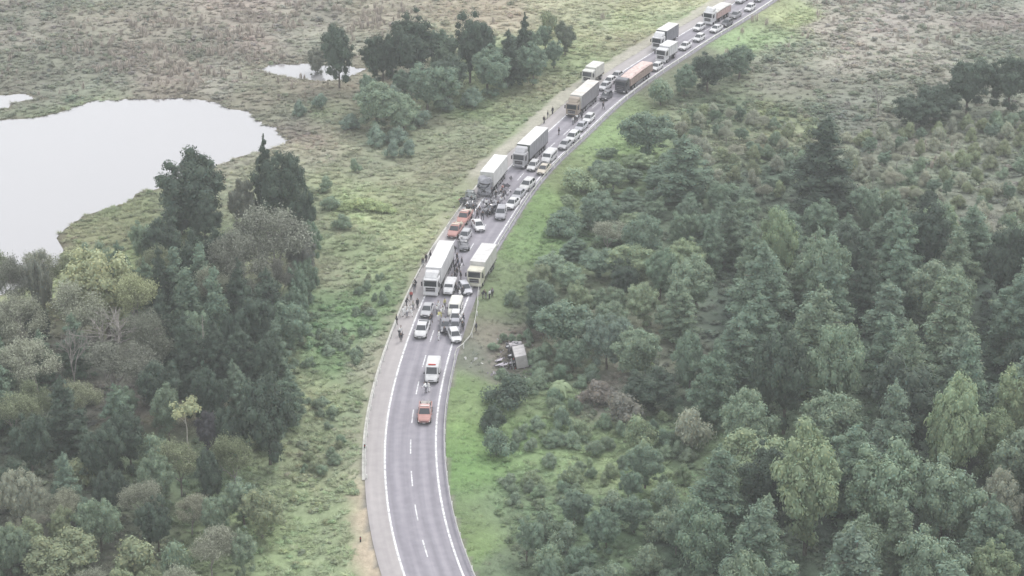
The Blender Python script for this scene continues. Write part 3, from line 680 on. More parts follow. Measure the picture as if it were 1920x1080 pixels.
# -- right side
T(1388,82,85,8,'broad',C_PINE,'dark green tree beside the upper road verge at the right')
T(1330,96,100,9,'broad',C_DARK,'dark tree below the white truck beside the road')
T(1285,120,70,7,'broad',C_PINE,'dark tree beside the guardrail near the orange trailer truck')
T(1240,145,60,6,'bush',C_GREEN,'green bush beside the guardrail near the orange trailer truck',cat='bush')
T(1822,112,125,12,'broad',C_DARK,'dark tree with a pointed top at the upper right')
T(1900,104,120,12,'broad',C_DARK,'dark tree at the right edge near the top')
T(1762,158,120,8,'broad',C_DARK,'dark low tree left of the pointed one, upper right')
T(1712,178,110,7,'broad',C_DARK,'dark low tree at the left end of the upper right row')
T(1650,165,40,6,'bare',C_GREY,'small grey leafless tree at the upper right scrub')
T(1555,215,165,18,'pine',C_DARK,'very large dark conifer rising out of the scrub at the right',v=0)
T(1290,252,130,13,'pine',C_PINE,'large conifer near the upper end of the right forest',v=2)
T(1215,205,120,10,'broad',C_PINE,'large dark tree beside the bright verge, upper right forest')
for (x,y,wp,h,kd,c,l) in [
 (1430,448,145,17,'pine',C_PINE,'large conifer with a rounded tip in the middle of the right forest'),
 (1545,530,165,18,'pine',C_GREEN,'broad conifer with pale rim, centre of the right forest'),
 (1627,438,100,17,'pine',C_DARK,'tall dark conifer behind the broad pale-rimmed one'),
 (1800,423,115,14,'pine',C_GREEN,'sharply pointed conifer near the right edge'),
 (1790,502,150,18,'pine',C_GREEN,'massive conifer near the right edge with rounded top'),
 (1712,596,115,16,'pine',C_GREEN,'conifer in front of the massive one near the right edge'),
 (1415,412,75,14,'pine',C_GREEN,'narrow conifer behind the large rounded one'),
 (1532,424,115,14,'pine',C_GREEN,'pale conifer behind the tall dark one'),
 (1335,392,70,12,'pine',C_PINE,'conifer above the light domed tree in the right forest'),
 (1400,732,150,12,'broad',C_GREEN,'rounded grey-green tree below the pale-rimmed conifer'),
 (1560,730,175,12,'broad',C_GREEN,'wide grey-green tree in the lower right forest'),
 (1425,808,165,10,'broad',C_LIGHT,'light green domed tree in the lower right forest'),
 (1872,760,115,12,'broad',C_LIGHT,'light green tree by the right edge, lower forest'),
 (1880,880,110,12,'broad',C_GREY,'greyish tree at the lower right edge'),
 (1290,442,105,8,'broad',C_LIGHT,'light green domed tree in the upper right forest'),
 (1120,360,115,7,'broad',C_PINE,'round tree beside the green verge in the upper forest'),
 (1215,405,120,10,'broad',C_PINE,'round tree behind the domed one in the upper forest'),
 (1085,312,95,5,'bush',C_LIGHT,'light green bush at the forest edge beside the verge'),
 (1150,300,90,6,'broad',C_GREEN,'green tree at the upper forest edge behind the light bush'),
 (1140,420,90,6,'sparse',C_GREY,'pale grey thin tree in the roadside forest'),
 (1060,390,80,5,'bush',C_PINE,'dark bush at the forest edge by the verge'),
 (1190,455,110,7,'broad',C_LIGHT,'light green tree in the roadside forest'),
 (1060,560,130,9,'broad',C_PINE,'rounded dark tree above the clearing'),
 (1140,590,110,9,'broad',C_BLUE,'pale bluish tree above the clearing'),
 (1190,610,120,9,'broad',C_GREEN,'green tree at the right of the clearing top'),
 (1270,520,100,11,'pine',C_GREEN,'conifer above the blossoming tree'),
 (1290,634,56,6,'bush',(.42,.42,.38),'small whitish blossoming tree in the right forest'),
 (955,702,105,5,'bush',C_DARK,'dark bush right below the overturned white truck'),
 (925,755,60,4.5,'bush',C_DARK,'dark bush beside the green verge below the overturned truck'),
 (930,800,70,4.5,'bush',C_PINE,'dark bush lowest beside the green verge'),
 (1190,645,80,5,'bush',C_LIGHT,'light green bush at the right of the clearing'),
 (1220,690,110,7,'broad',C_DARK,'dark tree at the right of the clearing'),
 (1175,740,90,5,'bush',(.2,.2,.17),'pinkish grey bush in the clearing'),
 (1120,712,80,4,'bush',(.25,.23,.2),'brownish grey bush at the centre of the clearing'),
 (1200,780,80,5,'bush',C_LIGHT,'light bush right of the clearing grass'),
 (1300,760,90,7,'bush',C_GREY,'pale grey bush between clearing and forest'),
 (1870,1000,130,12,'broad',C_LIGHT,'light green tree at the bottom right corner'),
 (1440,920,120,12,'pine',C_GREEN,'pointed conifer at the bottom right forest'),
 (1620,960,140,13,'broad',C_GREEN,'rounded tree at the bottom right forest centre'),
 (1700,930,100,12,'pine',C_GREEN,'conifer right of the rounded bottom tree'),
 ]: T(x,y,wp,h,kd,c,l,cat='bush' if kd=='bush' else 'tree')
T(1050,708,52,3.4,'palm',(.25,.32,.19),'pale palm-like clump with drooping fronds in the clearing',cat='palm')

# fill: forest floor positions inside an outline, kept apart from the trees above
def fill(poly, spacing, mix, hfun, label, group, seed, keep=.72, patch=0):
    r = np.random.default_rng(seed); P = np.array([gp(*p) for p in poly]); lo, hi = P.min(0), P.max(0); n = 0
    pts_ = r.uniform(lo, hi, (6000, 2)); ins = poly_sd(pts_[:, 0], pts_[:, 1], P) > 0
    kinds = [m_[0] for m_ in mix]; pr = np.array([m_[1] for m_ in mix]); pr = pr / pr.sum()
    zz, oo, _, ww = terrain(pts_[:, 0], pts_[:, 1], True)
    for (x, y), i_, z_, o_, w_ in zip(pts_, ins, zz, oo, ww):
        if not i_ or w_ > -1.5 or -6 < o_ < 13: continue
        if patch and vnoise(np.array([x + 31. * seed]), np.array([y]), patch)[0] < .5: continue
        h, sp = hfun(x, y); sp *= spacing
        ok = True
        for (bx, by, br, bh) in BASES:
            if (bx - x) ** 2 + (by - y) ** 2 < (keep * (br + sp * .5) * 1.0) ** 2: ok = False; break
            if abs(bx - x) < br + sp * .3 and 0 < by - y < 7 and h > bh * .7: ok = False; break
        if not ok: continue
        j = r.choice(len(mix), p=pr); kd, _, col, lab = mix[j]; hh = h * r.uniform(.8, 1.2)
        L_ = TREES[kd]; Pr, top, wd = L_[int(r.integers(len(L_)))]
        qx, qy = proj(x, y, 0)
        if seed == 11 and kd == 'pine' and (qx < 1330 or qy < 450) and r.random() < .8: kd = 'broad'; lab = 'rounded green tree'; col = C_PINE; L_ = TREES[kd]; Pr, top, wd = L_[int(r.integers(len(L_)))]
        if kd == 'bush': hh = min(hh, 4.5)
        if patch: k_ = r.uniform(.5, 1.3); sp *= k_; hh *= k_
        wm = sp * r.uniform(.95, 1.3); c = np.array(col) * r.uniform(.86, 1.14) * (1 + r.normal(size=3) * .015)
        Pr.put((x, y, z_ - .1), (r.normal() * .03, r.normal() * .03, r.uniform(0, 6.28)), (wm / wd, wm / wd, hh / top), {'leaf': tuple(c)}, lab + ' ' + label, 'bush' if kd == 'bush' else 'tree', lab + ' ' + group)
        BASES.append((x, y, sp * .5, hh)); n += 1
    print('fill', label, n)
def hf_right(x, y):
    px, py = proj(x, y, 0)
    t = sstep(1080, 1450, px); u = sstep(330, 620, py)
    h = (4.5 + 5 * t + 4.5 * t * u + 1.5 * u) * (.5 + .5 * sstep(360, 540, py)); return h, 3.4 + .40 * h
fill([(1010,640),(1000,560),(1050,470),(1045,430),(1080,360),(1120,300),(1190,250),(1300,330),(1420,400),(1500,430),(1600,400),(1760,420),(1900,520),(2080,560),(2150,1000),(2150,1300),(1330,1300),(1300,1000),(1380,880),(1330,790),(1250,740),(1190,650),(1080,690)],
     1.0, [('pine', .55, C_PINE, 'grey-green conifer'), ('broad', .27, C_GREEN, 'rounded green tree'), ('broad', .12, C_LIGHT, 'pale green tree'), ('broad', .1, C_DARK, 'dark tree')],
     hf_right, 'within the dense forest right of the road', 'of the forest right of the road', 11)
fill([(1250,250),(1330,200),(1420,225),(1560,260),(1700,250),(1920,215),(2050,230),(2050,500),(1700,420),(1400,380),(1280,330)],
     .7, [('broad', .15, C_PINE, 'green tree'), ('bush', .15, C_GREEN, 'green bush'), ('bush', .3, C_MOSS, 'olive bush'), ('bush', .3, C_GREY, 'greyish bush'), ('sparse', .1, C_GREY, 'thin grey tree')],
     lambda x, y: (3.2, 4.4), 'in the upper right scrub', 'of the upper right scrub', 12, keep=.85)
fill([(985,640),(1050,650),(1130,690),(1250,740),(1320,800),(1300,900),(1100,910),(960,940),(945,880),(1000,730)],
     .72, [('bush', .6, C_GREEN, 'green bush'), ('bush', .25, C_LIGHT, 'light green bush'), ('bush', .15, C_PINE, 'dark bush')], lambda x, y: (2.2, 3.2), 'in the rough clearing below the overturned truck', 'of the clearing', 18, keep=.55, patch=.12)
for x,y,wp,h in ((1003,652,44,2.6),(1012,676,40,2.2),(990,706,50,2.6),(940,690,34,1.8),(1020,640,46,3.),(925,640,30,1.5),(1010,700,40,2.4)):
    T(x,y,wp,h,'bush',C_GREEN,'low green bush close around the overturned truck',cat='bush',group='bushes round the overturned truck')
fill([(925,560),(990,560),(1000,640),(940,640),(915,600)], .6, [('bush', 1, C_GREEN, 'green bush')], lambda x, y: (1.8, 2.8), 'above the overturned truck', 'above the overturned truck', 19, keep=.7, patch=.15)
fill([(560,480),(640,430),(700,470),(730,540),(700,640),(690,800),(650,880),(560,900),(580,760),(540,640)],
     .6, [('bush', .7, C_GREEN, 'green bush'), ('bush', .3, C_MOSS, 'olive bush')], lambda x, y: (1.5, 2.8), 'on the meadow left of the road', 'on the left meadow', 20, keep=.6, patch=.1)
fill([(960,1300),(940,1100),(1000,1020),(1120,900),(1290,900),(1300,1000),(1330,1300)],
     1., [('broad', .5, C_PINE, 'green tree'), ('bush', .5, C_GREEN, 'green bush')], lambda x, y: (6., 4.6), 'at the bottom right of the verge', 'below the clearing', 13)
fill([(-80,600),(110,560),(300,560),(440,600),(520,700),(560,850),(470,930),(330,960),(-100,1000)],
     .95, [('broad', .3, C_DARK, 'dark tree'), ('broad', .2, C_GREEN, 'green tree'), ('sparse', .12, C_GREY, 'thin grey tree'), ('sparse', .12, C_MOSS, 'thin olive tree'), ('pine', .2, C_PINE, 'narrow conifer')],
     lambda x, y: (9.5, 5.8), 'in the thicket at the lower left', 'of the lower left thicket', 14)
fill([(-100,980),(420,960),(520,1010),(380,1150),(300,1350),(-150,1350)],
     1., [('broad', .4, C_GREEN, 'green tree'), ('broad', .3, C_MOSS, 'olive tree'), ('sparse', .3, C_GREY, 'thin grey tree')],
     lambda x, y: (6.5, 5.), 'at the bottom left', 'of the bottom left thicket', 15)
fill([(660,200),(710,110),(1040,95),(1050,120),(900,200),(790,230),(740,280),(650,250)],
     .95, [('broad', .75, C_PINE, 'dark tree'), ('bush', .25, C_BLUE, 'blue-green bush')], lambda x, y: (6.5, 5.), 'in the clump at the upper middle', 'of the upper middle clump', 16, keep=.8)
fill([(430,560),(540,470),(590,470),(590,560),(560,640),(480,680),(400,640)],
     .9, [('broad', .6, C_PINE, 'dark tree'), ('sparse', .4, C_BROWN, 'thin brown tree')], lambda x, y: (8., 4.6), 'beside the meadow left of the road', 'beside the left meadow', 17)

# ------------------------------------------------------------------ ground cover, as instances spread by geometry nodes
def hidden(name, me): return bpy.data.objects.new(name, me)
SHR = []
for v in range(4):
    r = np.random.default_rng(700 + v); lb = []
    for i in range(7):
        a, k = r.uniform(0, 6.28), r.uniform(0, .5); s_ = r.uniform(.22, .42); lb.append((math.cos(a) * k, math.sin(a) * k, r.uniform(.2, .62) * (1 - k * .6), s_, s_, s_ * .8, r.uniform(.75, 1.25)))
    Vv, Ff, Tt = leaf_cloud(lb, 38, .1, r); SHR.append(hidden('shrub', mesh_np('shrub', Vv, Ff, M['leaf_i'], Tt)))
TUF = []
for v in range(4):
    r = np.random.default_rng(720 + v); n = 26; a = r.uniform(0, 6.28, n); k = r.uniform(0, .42, n) ; h = r.uniform(.35, .8, n); le = r.uniform(.35, .9, n)
    b0 = np.stack([np.cos(a) * k, np.sin(a) * k, np.zeros(n)], 1); tan = np.stack([-np.sin(a), np.cos(a), np.zeros(n)], 1) * .1
    tip = b0 + np.stack([np.cos(a) * le, np.sin(a) * le, h], 1); Vv = np.stack([b0 - tan, b0 + tan, tip], 1).reshape(-1, 3)
    t = np.repeat(r.uniform(.8, 1.25, n), 3)[:, None] * np.ones(3); TUF.append(hidden('tuft', mesh_np('tuft', Vv, np.arange(3 * n).reshape(n, 3), M['leaf_i'], t)))
STK = []
for v in range(3):                                   # dry upright stalks with plumes
    r = np.random.default_rng(740 + v); n = 9; a = r.uniform(0, 6.28, n); k = r.uniform(0, .35, n); h = r.uniform(.6, 1., n)
    c = np.stack([np.cos(a) * k, np.sin(a) * k, h * .5], 1); sz = np.stack([np.full(n, .06), np.full(n, .06), h * .5], 1)
    v_, f_ = ICO1; Vv = (c[:, None] + v_[None] * sz[:, None]).reshape(-1, 3); Fv = (np.arange(n)[:, None, None] * len(v_) + f_[None]).reshape(-1, 3)
    STK.append(hidden('stalk', mesh_np('stalk', Vv, Fv, M['leaf_i'], np.repeat(r.uniform(.85, 1.25, n), len(v_))[:, None] * np.ones(3))))
def scatter(name, protos, P, scl, tints, label, cat):
    n = len(P); me = bpy.data.meshes.new(name); me.vertices.add(n); me.vertices.foreach_set('co', P.astype(np.float32).ravel())
    a = me.attributes.new('iscale', 'FLOAT_VECTOR', 'POINT'); a.data.foreach_set('vector', scl.astype(np.float32).ravel())
    a = me.attributes.new('irot', 'FLOAT', 'POINT'); a.data.foreach_set('value', rng.uniform(0, 6.28, n).astype(np.float32))
    a = me.attributes.new('ipick', 'INT', 'POINT'); a.data.foreach_set('value', rng.integers(0, len(protos), n).astype(np.int32))
    c = np.ones((n, 4), np.float32); c[:, :3] = tints; a = me.attributes.new('itint', 'FLOAT_COLOR', 'POINT'); a.data.foreach_set('color', c.ravel())
    o = link(name, me); tag(o, label, cat, kind='stuff')
    ng = bpy.data.node_groups.new(name, 'GeometryNodeTree')
    ng.interface.new_socket('Geometry', in_out='INPUT', socket_type='NodeSocketGeometry'); ng.interface.new_socket('Geometry', in_out='OUTPUT', socket_type='NodeSocketGeometry')
    N, Lk = ng.nodes, ng.links; gi, go = N.new('NodeGroupInput'), N.new('NodeGroupOutput'); jn = N.new('GeometryNodeJoinGeometry')
    def att(nm, ty):
        q = N.new('GeometryNodeInputNamedAttribute'); q.data_type = ty; q.inputs[0].default_value = nm; return q
    pk, rt, sl = att('ipick', 'INT'), att('irot', 'FLOAT'), att('iscale', 'FLOAT_VECTOR'); cx = N.new('ShaderNodeCombineXYZ'); Lk.new(rt.outputs[0], cx.inputs[2])
    for i, p in enumerate(protos):
        oi = N.new('GeometryNodeObjectInfo'); oi.inputs[0].default_value = p; oi.inputs['As Instance'].default_value = True
        cm = N.new('FunctionNodeCompare'); cm.data_type = 'INT'; cm.operation = 'EQUAL'; Lk.new(pk.outputs[0], cm.inputs[2]); cm.inputs[3].default_value = i
        ip = N.new('GeometryNodeInstanceOnPoints'); Lk.new(gi.outputs[0], ip.inputs['Points']); Lk.new(cm.outputs[0], ip.inputs['Selection']); Lk.new(oi.outputs['Geometry'], ip.inputs['Instance'])
        Lk.new(cx.outputs[0], ip.inputs['Rotation']); Lk.new(sl.outputs[0], ip.inputs['Scale']); Lk.new(ip.outputs[0], jn.inputs[0])
    Lk.new(jn.outputs[0], go.inputs[0]); md = o.modifiers.new('spread', 'NODES'); md.node_group = ng
    return o
def sample_area(n, seed):
    r = np.random.default_rng(seed)
    Y = r.uniform(196, 500, n * 2); hw = 14 + Y * .29; X = r.uniform(-1, 1, n * 2) * 160; k = np.abs(X) < hw; X, Y = X[k][:n], Y[k][:n]
    return X, Y, r
def road_clear(o, s_):
    bandm = (s_ > s_of(870, 360)) & (o > 9) & (o < 13.6); lowd = (s_ < s_of(690, 930)) & (o > 6) & (o < 12.5)
    return (o < -1.9) | ((o > 10.9) & ~bandm & ~lowd)
X, Y, r = sample_area(95000, 21); z_, o_, s_, w_ = terrain(X, Y, True); f_ = field(X, Y)
clump = (sstep(.38, .62, vnoise(X, Y, .22)) * .75 + .2) * (sstep(.3, .6, vnoise(Y, X, .06)) * .8 + .35)
k = (r.random(len(X)) < f_[:, 3] * clump * .85) & (w_ < -.4) & road_clear(o_, s_) & ~((o_ < 0) & (o_ > -7) & (s_ < 420)) & ~((np.abs(X - WRK[0]) < 4.5) & (np.abs(Y - WRK[1]) < 9))
X, Y, z_, f_ = X[k], Y[k], z_[k], f_[k]; n = len(X); print('shrubs', n)
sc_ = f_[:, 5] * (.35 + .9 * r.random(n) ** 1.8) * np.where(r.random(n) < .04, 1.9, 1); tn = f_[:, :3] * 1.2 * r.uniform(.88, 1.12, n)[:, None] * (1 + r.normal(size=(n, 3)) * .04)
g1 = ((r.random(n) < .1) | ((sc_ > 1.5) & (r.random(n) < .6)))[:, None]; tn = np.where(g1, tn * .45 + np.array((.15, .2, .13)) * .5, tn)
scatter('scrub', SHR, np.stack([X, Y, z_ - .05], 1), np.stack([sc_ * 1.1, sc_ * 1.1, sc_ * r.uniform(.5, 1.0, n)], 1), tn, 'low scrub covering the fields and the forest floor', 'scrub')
X, Y, r = sample_area(95000, 22); z_, o_, s_, w_ = terrain(X, Y, True); f_ = field(X, Y)
k = (r.random(len(X)) < f_[:, 4] * (sstep(.3, .6, vnoise(X, Y, .35)) * .6 + .4)) & (w_ < -.1) & road_clear(o_, s_)
X, Y, z_, f_, o_ = X[k], Y[k], z_[k], f_[k], o_[k]; n = len(X); print('tufts', n)
mown = ((o_ < 0) & (o_ > -7)); hh = np.where(mown, .16, .42) * r.uniform(.6, 1.3, n); ww = np.where(mown, .55, .95) * r.uniform(.7, 1.3, n)
tn = f_[:, :3] * 1.22 * r.uniform(.92, 1.12, n)[:, None] * (1 + r.normal(size=(n, 3)) * .03)
scatter('grass', TUF, np.stack([X, Y, z_ - .02], 1), np.stack([ww, ww, hh], 1), tn, 'rough grass on the meadows and verges', 'grass')
X, Y, r = sample_area(40000, 23); z_, o_, s_, w_ = terrain(X, Y, True); px, py = proj(X, Y, z_)
dens = np.exp(-((px - 330) / 190) ** 2 - ((py - 100) / 60) ** 2) + .8 * np.exp(-((px - 620) / 130) ** 2 - ((py - 40) / 50) ** 2) + .35 * np.exp(-((px - 1700) / 260) ** 2 - ((py - 30) / 60) ** 2) + .4 * np.exp(-((px - 1740) / 50) ** 2 - ((py - 285) / 25) ** 2)
k = (r.random(len(X)) < dens * .8 * sstep(.4, .62, vnoise(X, Y, .15))) & (w_ < -.3) & road_clear(o_, s_)
X, Y, z_ = X[k], Y[k], z_[k]; n = len(X); print('stalks', n); hh = r.uniform(.9, 2.2, n)
scatter('dry_stalks', STK, np.stack([X, Y, z_ - .05], 1), np.stack([hh * .75, hh * .75, hh], 1), np.array((.44, .39, .34)) * r.uniform(.75, 1.2, n)[:, None], 'pale pinkish dry stalks standing in the far scrub', 'dry plants')
# ------------------------------------------------------------------ mesh shapes for vehicles
class MB:
    def __init__(s): s.v = []; s.f = []
    def _add(s, V, F):
        b = len(s.v); s.v += [tuple(x) for x in V]; s.f += [tuple(i + b for i in f) for f in F]; return s
    def box(s, x0, x1, y0, y1, z0, z1, ch=0.):
        if ch <= 0:
            V = [(x, y, z) for z in (z0, z1) for x, y in ((x0, y0), (x1, y0), (x1, y1), (x0, y1))]
            return s._add(V, [(3, 2, 1, 0), (4, 5, 6, 7), (0, 1, 5, 4), (1, 2, 6, 5), (2, 3, 7, 6), (3, 0, 4, 7)])
        return s.loft([(x0, y0 + ch, y1 - ch, z0 + ch, z1 - ch), (x0 + ch, y0, y1, z0, z1), (x1 - ch, y0, y1, z0, z1), (x1, y0 + ch, y1 - ch, z0 + ch, z1 - ch)], ch)
    def loft(s, secs, c=.08):
        """sections along x: (x, y0, y1, z0, z1), corners cut by c"""
        V = []; F = []
        for (x, y0, y1, z0, z1) in secs:
            cc = min(c, (y1 - y0) * .3, (z1 - z0) * .4)
            V += [(x, y0 + cc, z0), (x, y1 - cc, z0), (x, y1, z0 + cc), (x, y1, z1 - cc), (x, y1 - cc, z1), (x, y0 + cc, z1), (x, y0, z1 - cc), (x, y0, z0 + cc)]
        n = len(secs)
        for k in range(n - 1):
            for j in range(8): F.append((k * 8 + j, k * 8 + (j + 1) % 8, (k + 1) * 8 + (j + 1) % 8, (k + 1) * 8 + j))
        F.append(tuple(range(7, -1, -1))); F.append(tuple((n - 1) * 8 + j for j in range(8))); return s._add(V, F)
    def hexa(s, b, t):
        """8 corners: b four (ccw from above), t four"""
        return s._add(list(b) + list(t), [(3, 2, 1, 0), (4, 5, 6, 7), (0, 1, 5, 4), (1, 2, 6, 5), (2, 3, 7, 6), (3, 0, 4, 7)])
    def slab(s, q, th):
        q = [np.array(p, float) for p in q]; n = np.cross(q[1] - q[0], q[3] - q[0]); n /= np.linalg.norm(n)
        return s._add([*q, *[p + n * th for p in q]], [(3, 2, 1, 0), (4, 5, 6, 7), (0, 1, 5, 4), (1, 2, 6, 5), (2, 3, 7, 6), (3, 0, 4, 7)])
    def cyl(s, c, r, y0, y1, n=14, ax='y', r2=None):
        r2 = r if r2 is None else r2; V = []
        for k, (t, rr) in enumerate(((y0, r), (y1, r2))):
            for j in range(n):
                a = 2 * math.pi * j / n; u, w_ = rr * math.cos(a), rr * math.sin(a)
                V.append((c[0] + u, t, c[1] + w_) if ax == 'y' else ((t, c[0] + u, c[1] + w_) if ax == 'x' else (c[0] + u, c[1] + w_, t)))
        return s._add(V, [tuple(range(n))[::-1], tuple(range(n, 2 * n))] + [(j, (j + 1) % n, n + (j + 1) % n, n + j) for j in range(n)])
    def tube(s, p0, p1, r0, r1=None, n=6):
        V, F = tubes([(p0, p1, r0, r0 if r1 is None else r1)], n); s._add(V, [tuple(f) for f in F]); 
        k = len(s.v) - 2 * n; s.f.append(tuple(range(k + n - 1, k - 1, -1))); s.f.append(tuple(range(k + n, k + 2 * n))); return s
    def mesh(s, name, mat, smooth=False):
        me = bpy.data.meshes.new(name); me.from_pydata(s.v, [], s.f); me.materials.append(mat)
        bm = bmesh.new(); bm.from_mesh(me); bmesh.ops.recalc_face_normals(bm, faces=bm.faces[:]); bm.to_mesh(me); bm.free()
        if smooth: me.polygons.foreach_set('use_smooth', [True] * len(me.polygons))
        me.update(); return me
def wheel(P, x, y, r, wd, dual=False):
    """tyre is the part, rim its sub-part"""
    P.add('wheel', WH[(r, wd)][0], None, [('rim', WH[(r, wd)][1], None, (0, 0, 0))], (x, y, r))
WH = {}
def mkwheel(r, wd):
    if (r, wd) in WH: return
    a = MB().loft([(0, 0, 0, 0, 0)]) if False else MB(); a.cyl((0, 0), r * .93, -wd / 2, -wd / 2 + .03, 16, r2=r); a.cyl((0, 0), r, -wd / 2 + .03, wd / 2 - .03, 16); a.cyl((0, 0), r, wd / 2 - .03, wd / 2, 16, r2=r * .93)
    b = MB().cyl((0, 0), r * .6, -wd / 2 - .012, wd / 2 + .012, 14); WH[(r, wd)] = (a.mesh('tyre', M['rubber']), b.mesh('rim', M['rim']))
mkwheel(.32, .21); mkwheel(.37, .25); mkwheel(.5, .3); mkwheel(.5, .56)

def car(name, L, W, secs, gh, glass_rows=1, bed=None, wr=.32, wb=None, lightbar=False, cargo=None, rack=False):
    """secs: body sections (x, half width, z0, z1) from rear to front; gh: cabin (x rear base, x rear top, x front top, x front base, z base, z roof, half base, half roof)"""
    P = Proto(name); b = MB().loft([(x, -h, h, z0, z1) for x, h, z0, z1 in secs], .12)
    if gh:
        xr, xrt, xft, xf, zb, zr, hb, hr = gh
        b.hexa([(xr, -hb, zb), (xf, -hb, zb), (xf, hb, zb), (xr, hb, zb)], [(xrt, -hr, zr), (xft, -hr, zr), (xft, hr, zr), (xrt, hr, zr)])
        b.loft([(xrt + .02, -hr + .1, hr - .1, zr - .02, zr + .02), (xrt + .2, -hr + .02, hr - .02, zr - .03, zr + .05), (xft - .2, -hr + .02, hr - .02, zr - .03, zr + .05), (xft - .02, -hr + .1, hr - .1, zr - .02, zr + .02)], .03)
    if bed:
        x0, x1, hw, zf, zt = bed
        b.box(x0, x1, -hw, -hw + .1, zf - .05, zt); b.box(x0, x1, hw - .1, hw, zf - .05, zt); b.box(x0, x0 + .08, -hw + .1, hw - .1, zf - .05, zt - .02)
    P.add('body', b.mesh('body', M['paint']), 'body')
    if bed:
        P.add('cargo_bed', MB().box(bed[0] + .085, bed[1], -bed[2] + .105, bed[2] - .105, bed[3] - .02, bed[3] + .03).mesh('cargo_bed', M['black']))
    if gh:
        def lerp(a, c, t): return tuple(a[i] + (c[i] - a[i]) * t for i in range(3))
        def pane(A, B, C_, D, ins=.1, lo=.12, hi=.1):     # A,B bottom; C,D top (C above B)
            a = lerp(lerp(A, B, ins), lerp(D, C_, ins), lo); b_ = lerp(lerp(B, A, ins), lerp(C_, D, ins), lo)
            c = lerp(lerp(C_, D, ins), lerp(B, A, ins), hi); d_ = lerp(lerp(D, C_, ins), lerp(A, B, ins), hi); return a, b_, c, d_
        fl, fr, rl, rr_ = (xf, hb, zb), (xf, -hb, zb), (xr, hb, zb), (xr, -hb, zb); tfl, tfr, trl, trr = (xft, hr, zr), (xft, -hr, zr), (xrt, hr, zr), (xrt, -hr, zr)
        P.add('windshield', MB().slab(pane(fr, fl, tfl, tfr, .05, .06, .06), .012).mesh('windshield', M['glass']))
        P.add('rear_window', MB().slab(pane(rl, rr_, trr, trl, .08, .1, .1), .012).mesh('rear_window', M['glass']))
        for A, B, C_, D in ((fl, rl, trl, tfl), (rr_, fr, tfr, trr)):
            mid = lambda p, q: lerp(p, q, .5)
            P.add('side_window', MB().slab(pane(A, mid(A, B), mid(D, C_), D, .1, .12, .1), .012).mesh('side_window', M['glass']))
            P.add('side_window', MB().slab(pane(mid(A, B), B, C_, mid(D, C_), .1, .12, .1), .012).mesh('side_window', M['glass']))
    hw = W / 2; xf_ = L / 2
    for sgn in (-1, 1):
        P.add('headlight', MB().box(xf_ - .16, xf_ - .02, *(sorted((sgn * (hw - .42), sgn * (hw - .12)))), .56, .70, .03).mesh('headlight', M['lamp']))
        P.add('tail_light', MB().box(-xf_ + .0, -xf_ + .1, *(sorted((sgn * (hw - .3), sgn * (hw - .08)))), .72, .9, .02).mesh('tail_light', M['red_lamp']))
        xm = gh[3] - .25 if gh else .9; P.add('mirror', MB().box(xm, xm + .12, *sorted((sgn * (hw - .04), sgn * (hw + .14))), .98, 1.12, .03).mesh('mirror', M['paint']), 'body')
        for x in (wb or (-L * .3, L * .31)): wheel(P, x, sgn * (hw - .11), wr, .21 if wr == .32 else .25)
    P.add('bumper', MB().box(xf_ - .12, xf_ + .03, -hw + .14, hw - .14, .3, .5, .04).mesh('bumper', M['black']))
    P.add('grille', MB().box(xf_ - .1, xf_ + .005, -hw + .45, hw - .45, .54, .68, .02).mesh('grille', M['black']))
    P.add('number_plate', MB().box(xf_ + .031, xf_ + .045, -.2, .2, .36, .48).mesh('number_plate', M['alu']))
    if lightbar: P.add('light_bar', MB().box(.15, .42, -.6, .6, gh[5] + .06, gh[5] + .2, .03).mesh('light_bar', M['cloth']), 'bar')
    if cargo: P.add('cargo', cargo.mesh('cargo', M['tarp']), 'cargo')
    return P
def S_(L, W, hood, belt, low=.24): 
    h = W / 2; x = L / 2
    return h, x
CARS = {}
h = .87; CARS['sedan'] = car('car', 4.4, 1.74, [(-2.2,.66,.42,.85),(-2.1,.8,.28,.98),(-1.35,.86,.22,1.0),(0,.87,.2,.94),(.95,.86,.2,.94),(1.7,.83,.24,.84),(2.08,.75,.3,.72),(2.2,.6,.4,.62)], (-1.75,-.95,.3,1.12,.93,1.44,.78,.6))
CARS['hatch'] = car('car', 3.9, 1.7, [(-1.95,.66,.4,.95),(-1.86,.79,.28,1.0),(-1.2,.84,.22,.98),(0,.85,.2,.95),(.85,.84,.2,.95),(1.45,.81,.24,.86),(1.84,.74,.3,.72),(1.95,.6,.4,.62)], (-1.85,-1.45,.25,1.0,.94,1.5,.77,.6))
CARS['suv'] = car('suv', 4.5, 1.86, [(-2.25,.74,.45,1.1),(-2.15,.87,.32,1.15),(-1.3,.92,.28,1.12),(0,.93,.26,1.08),(1.0,.92,.26,1.08),(1.7,.89,.3,1.0),(2.12,.81,.36,.86),(2.25,.66,.46,.74)], (-2.15,-1.85,.35,1.12,1.07,1.68,.85,.68), wr=.37)
PK = [(-2.6,.86,.5,.72),(-2.5,.91,.4,.78),(-1.4,.93,.36,.78),(-.75,.93,.36,.8),(-.7,.93,.34,1.1),(.4,.93,.3,1.1),(1.35,.92,.3,1.1),(2.0,.9,.34,1.04),(2.45,.82,.4,.92),(2.6,.68,.5,.8)]
CARS['pickup'] = car('pickup', 5.2, 1.9, PK, (-.72,-.55,.75,1.4,1.08,1.74,.86,.7), bed=(-2.58,-.73,.93,.78,1.12), wr=.37, wb=(-1.55, 1.7))
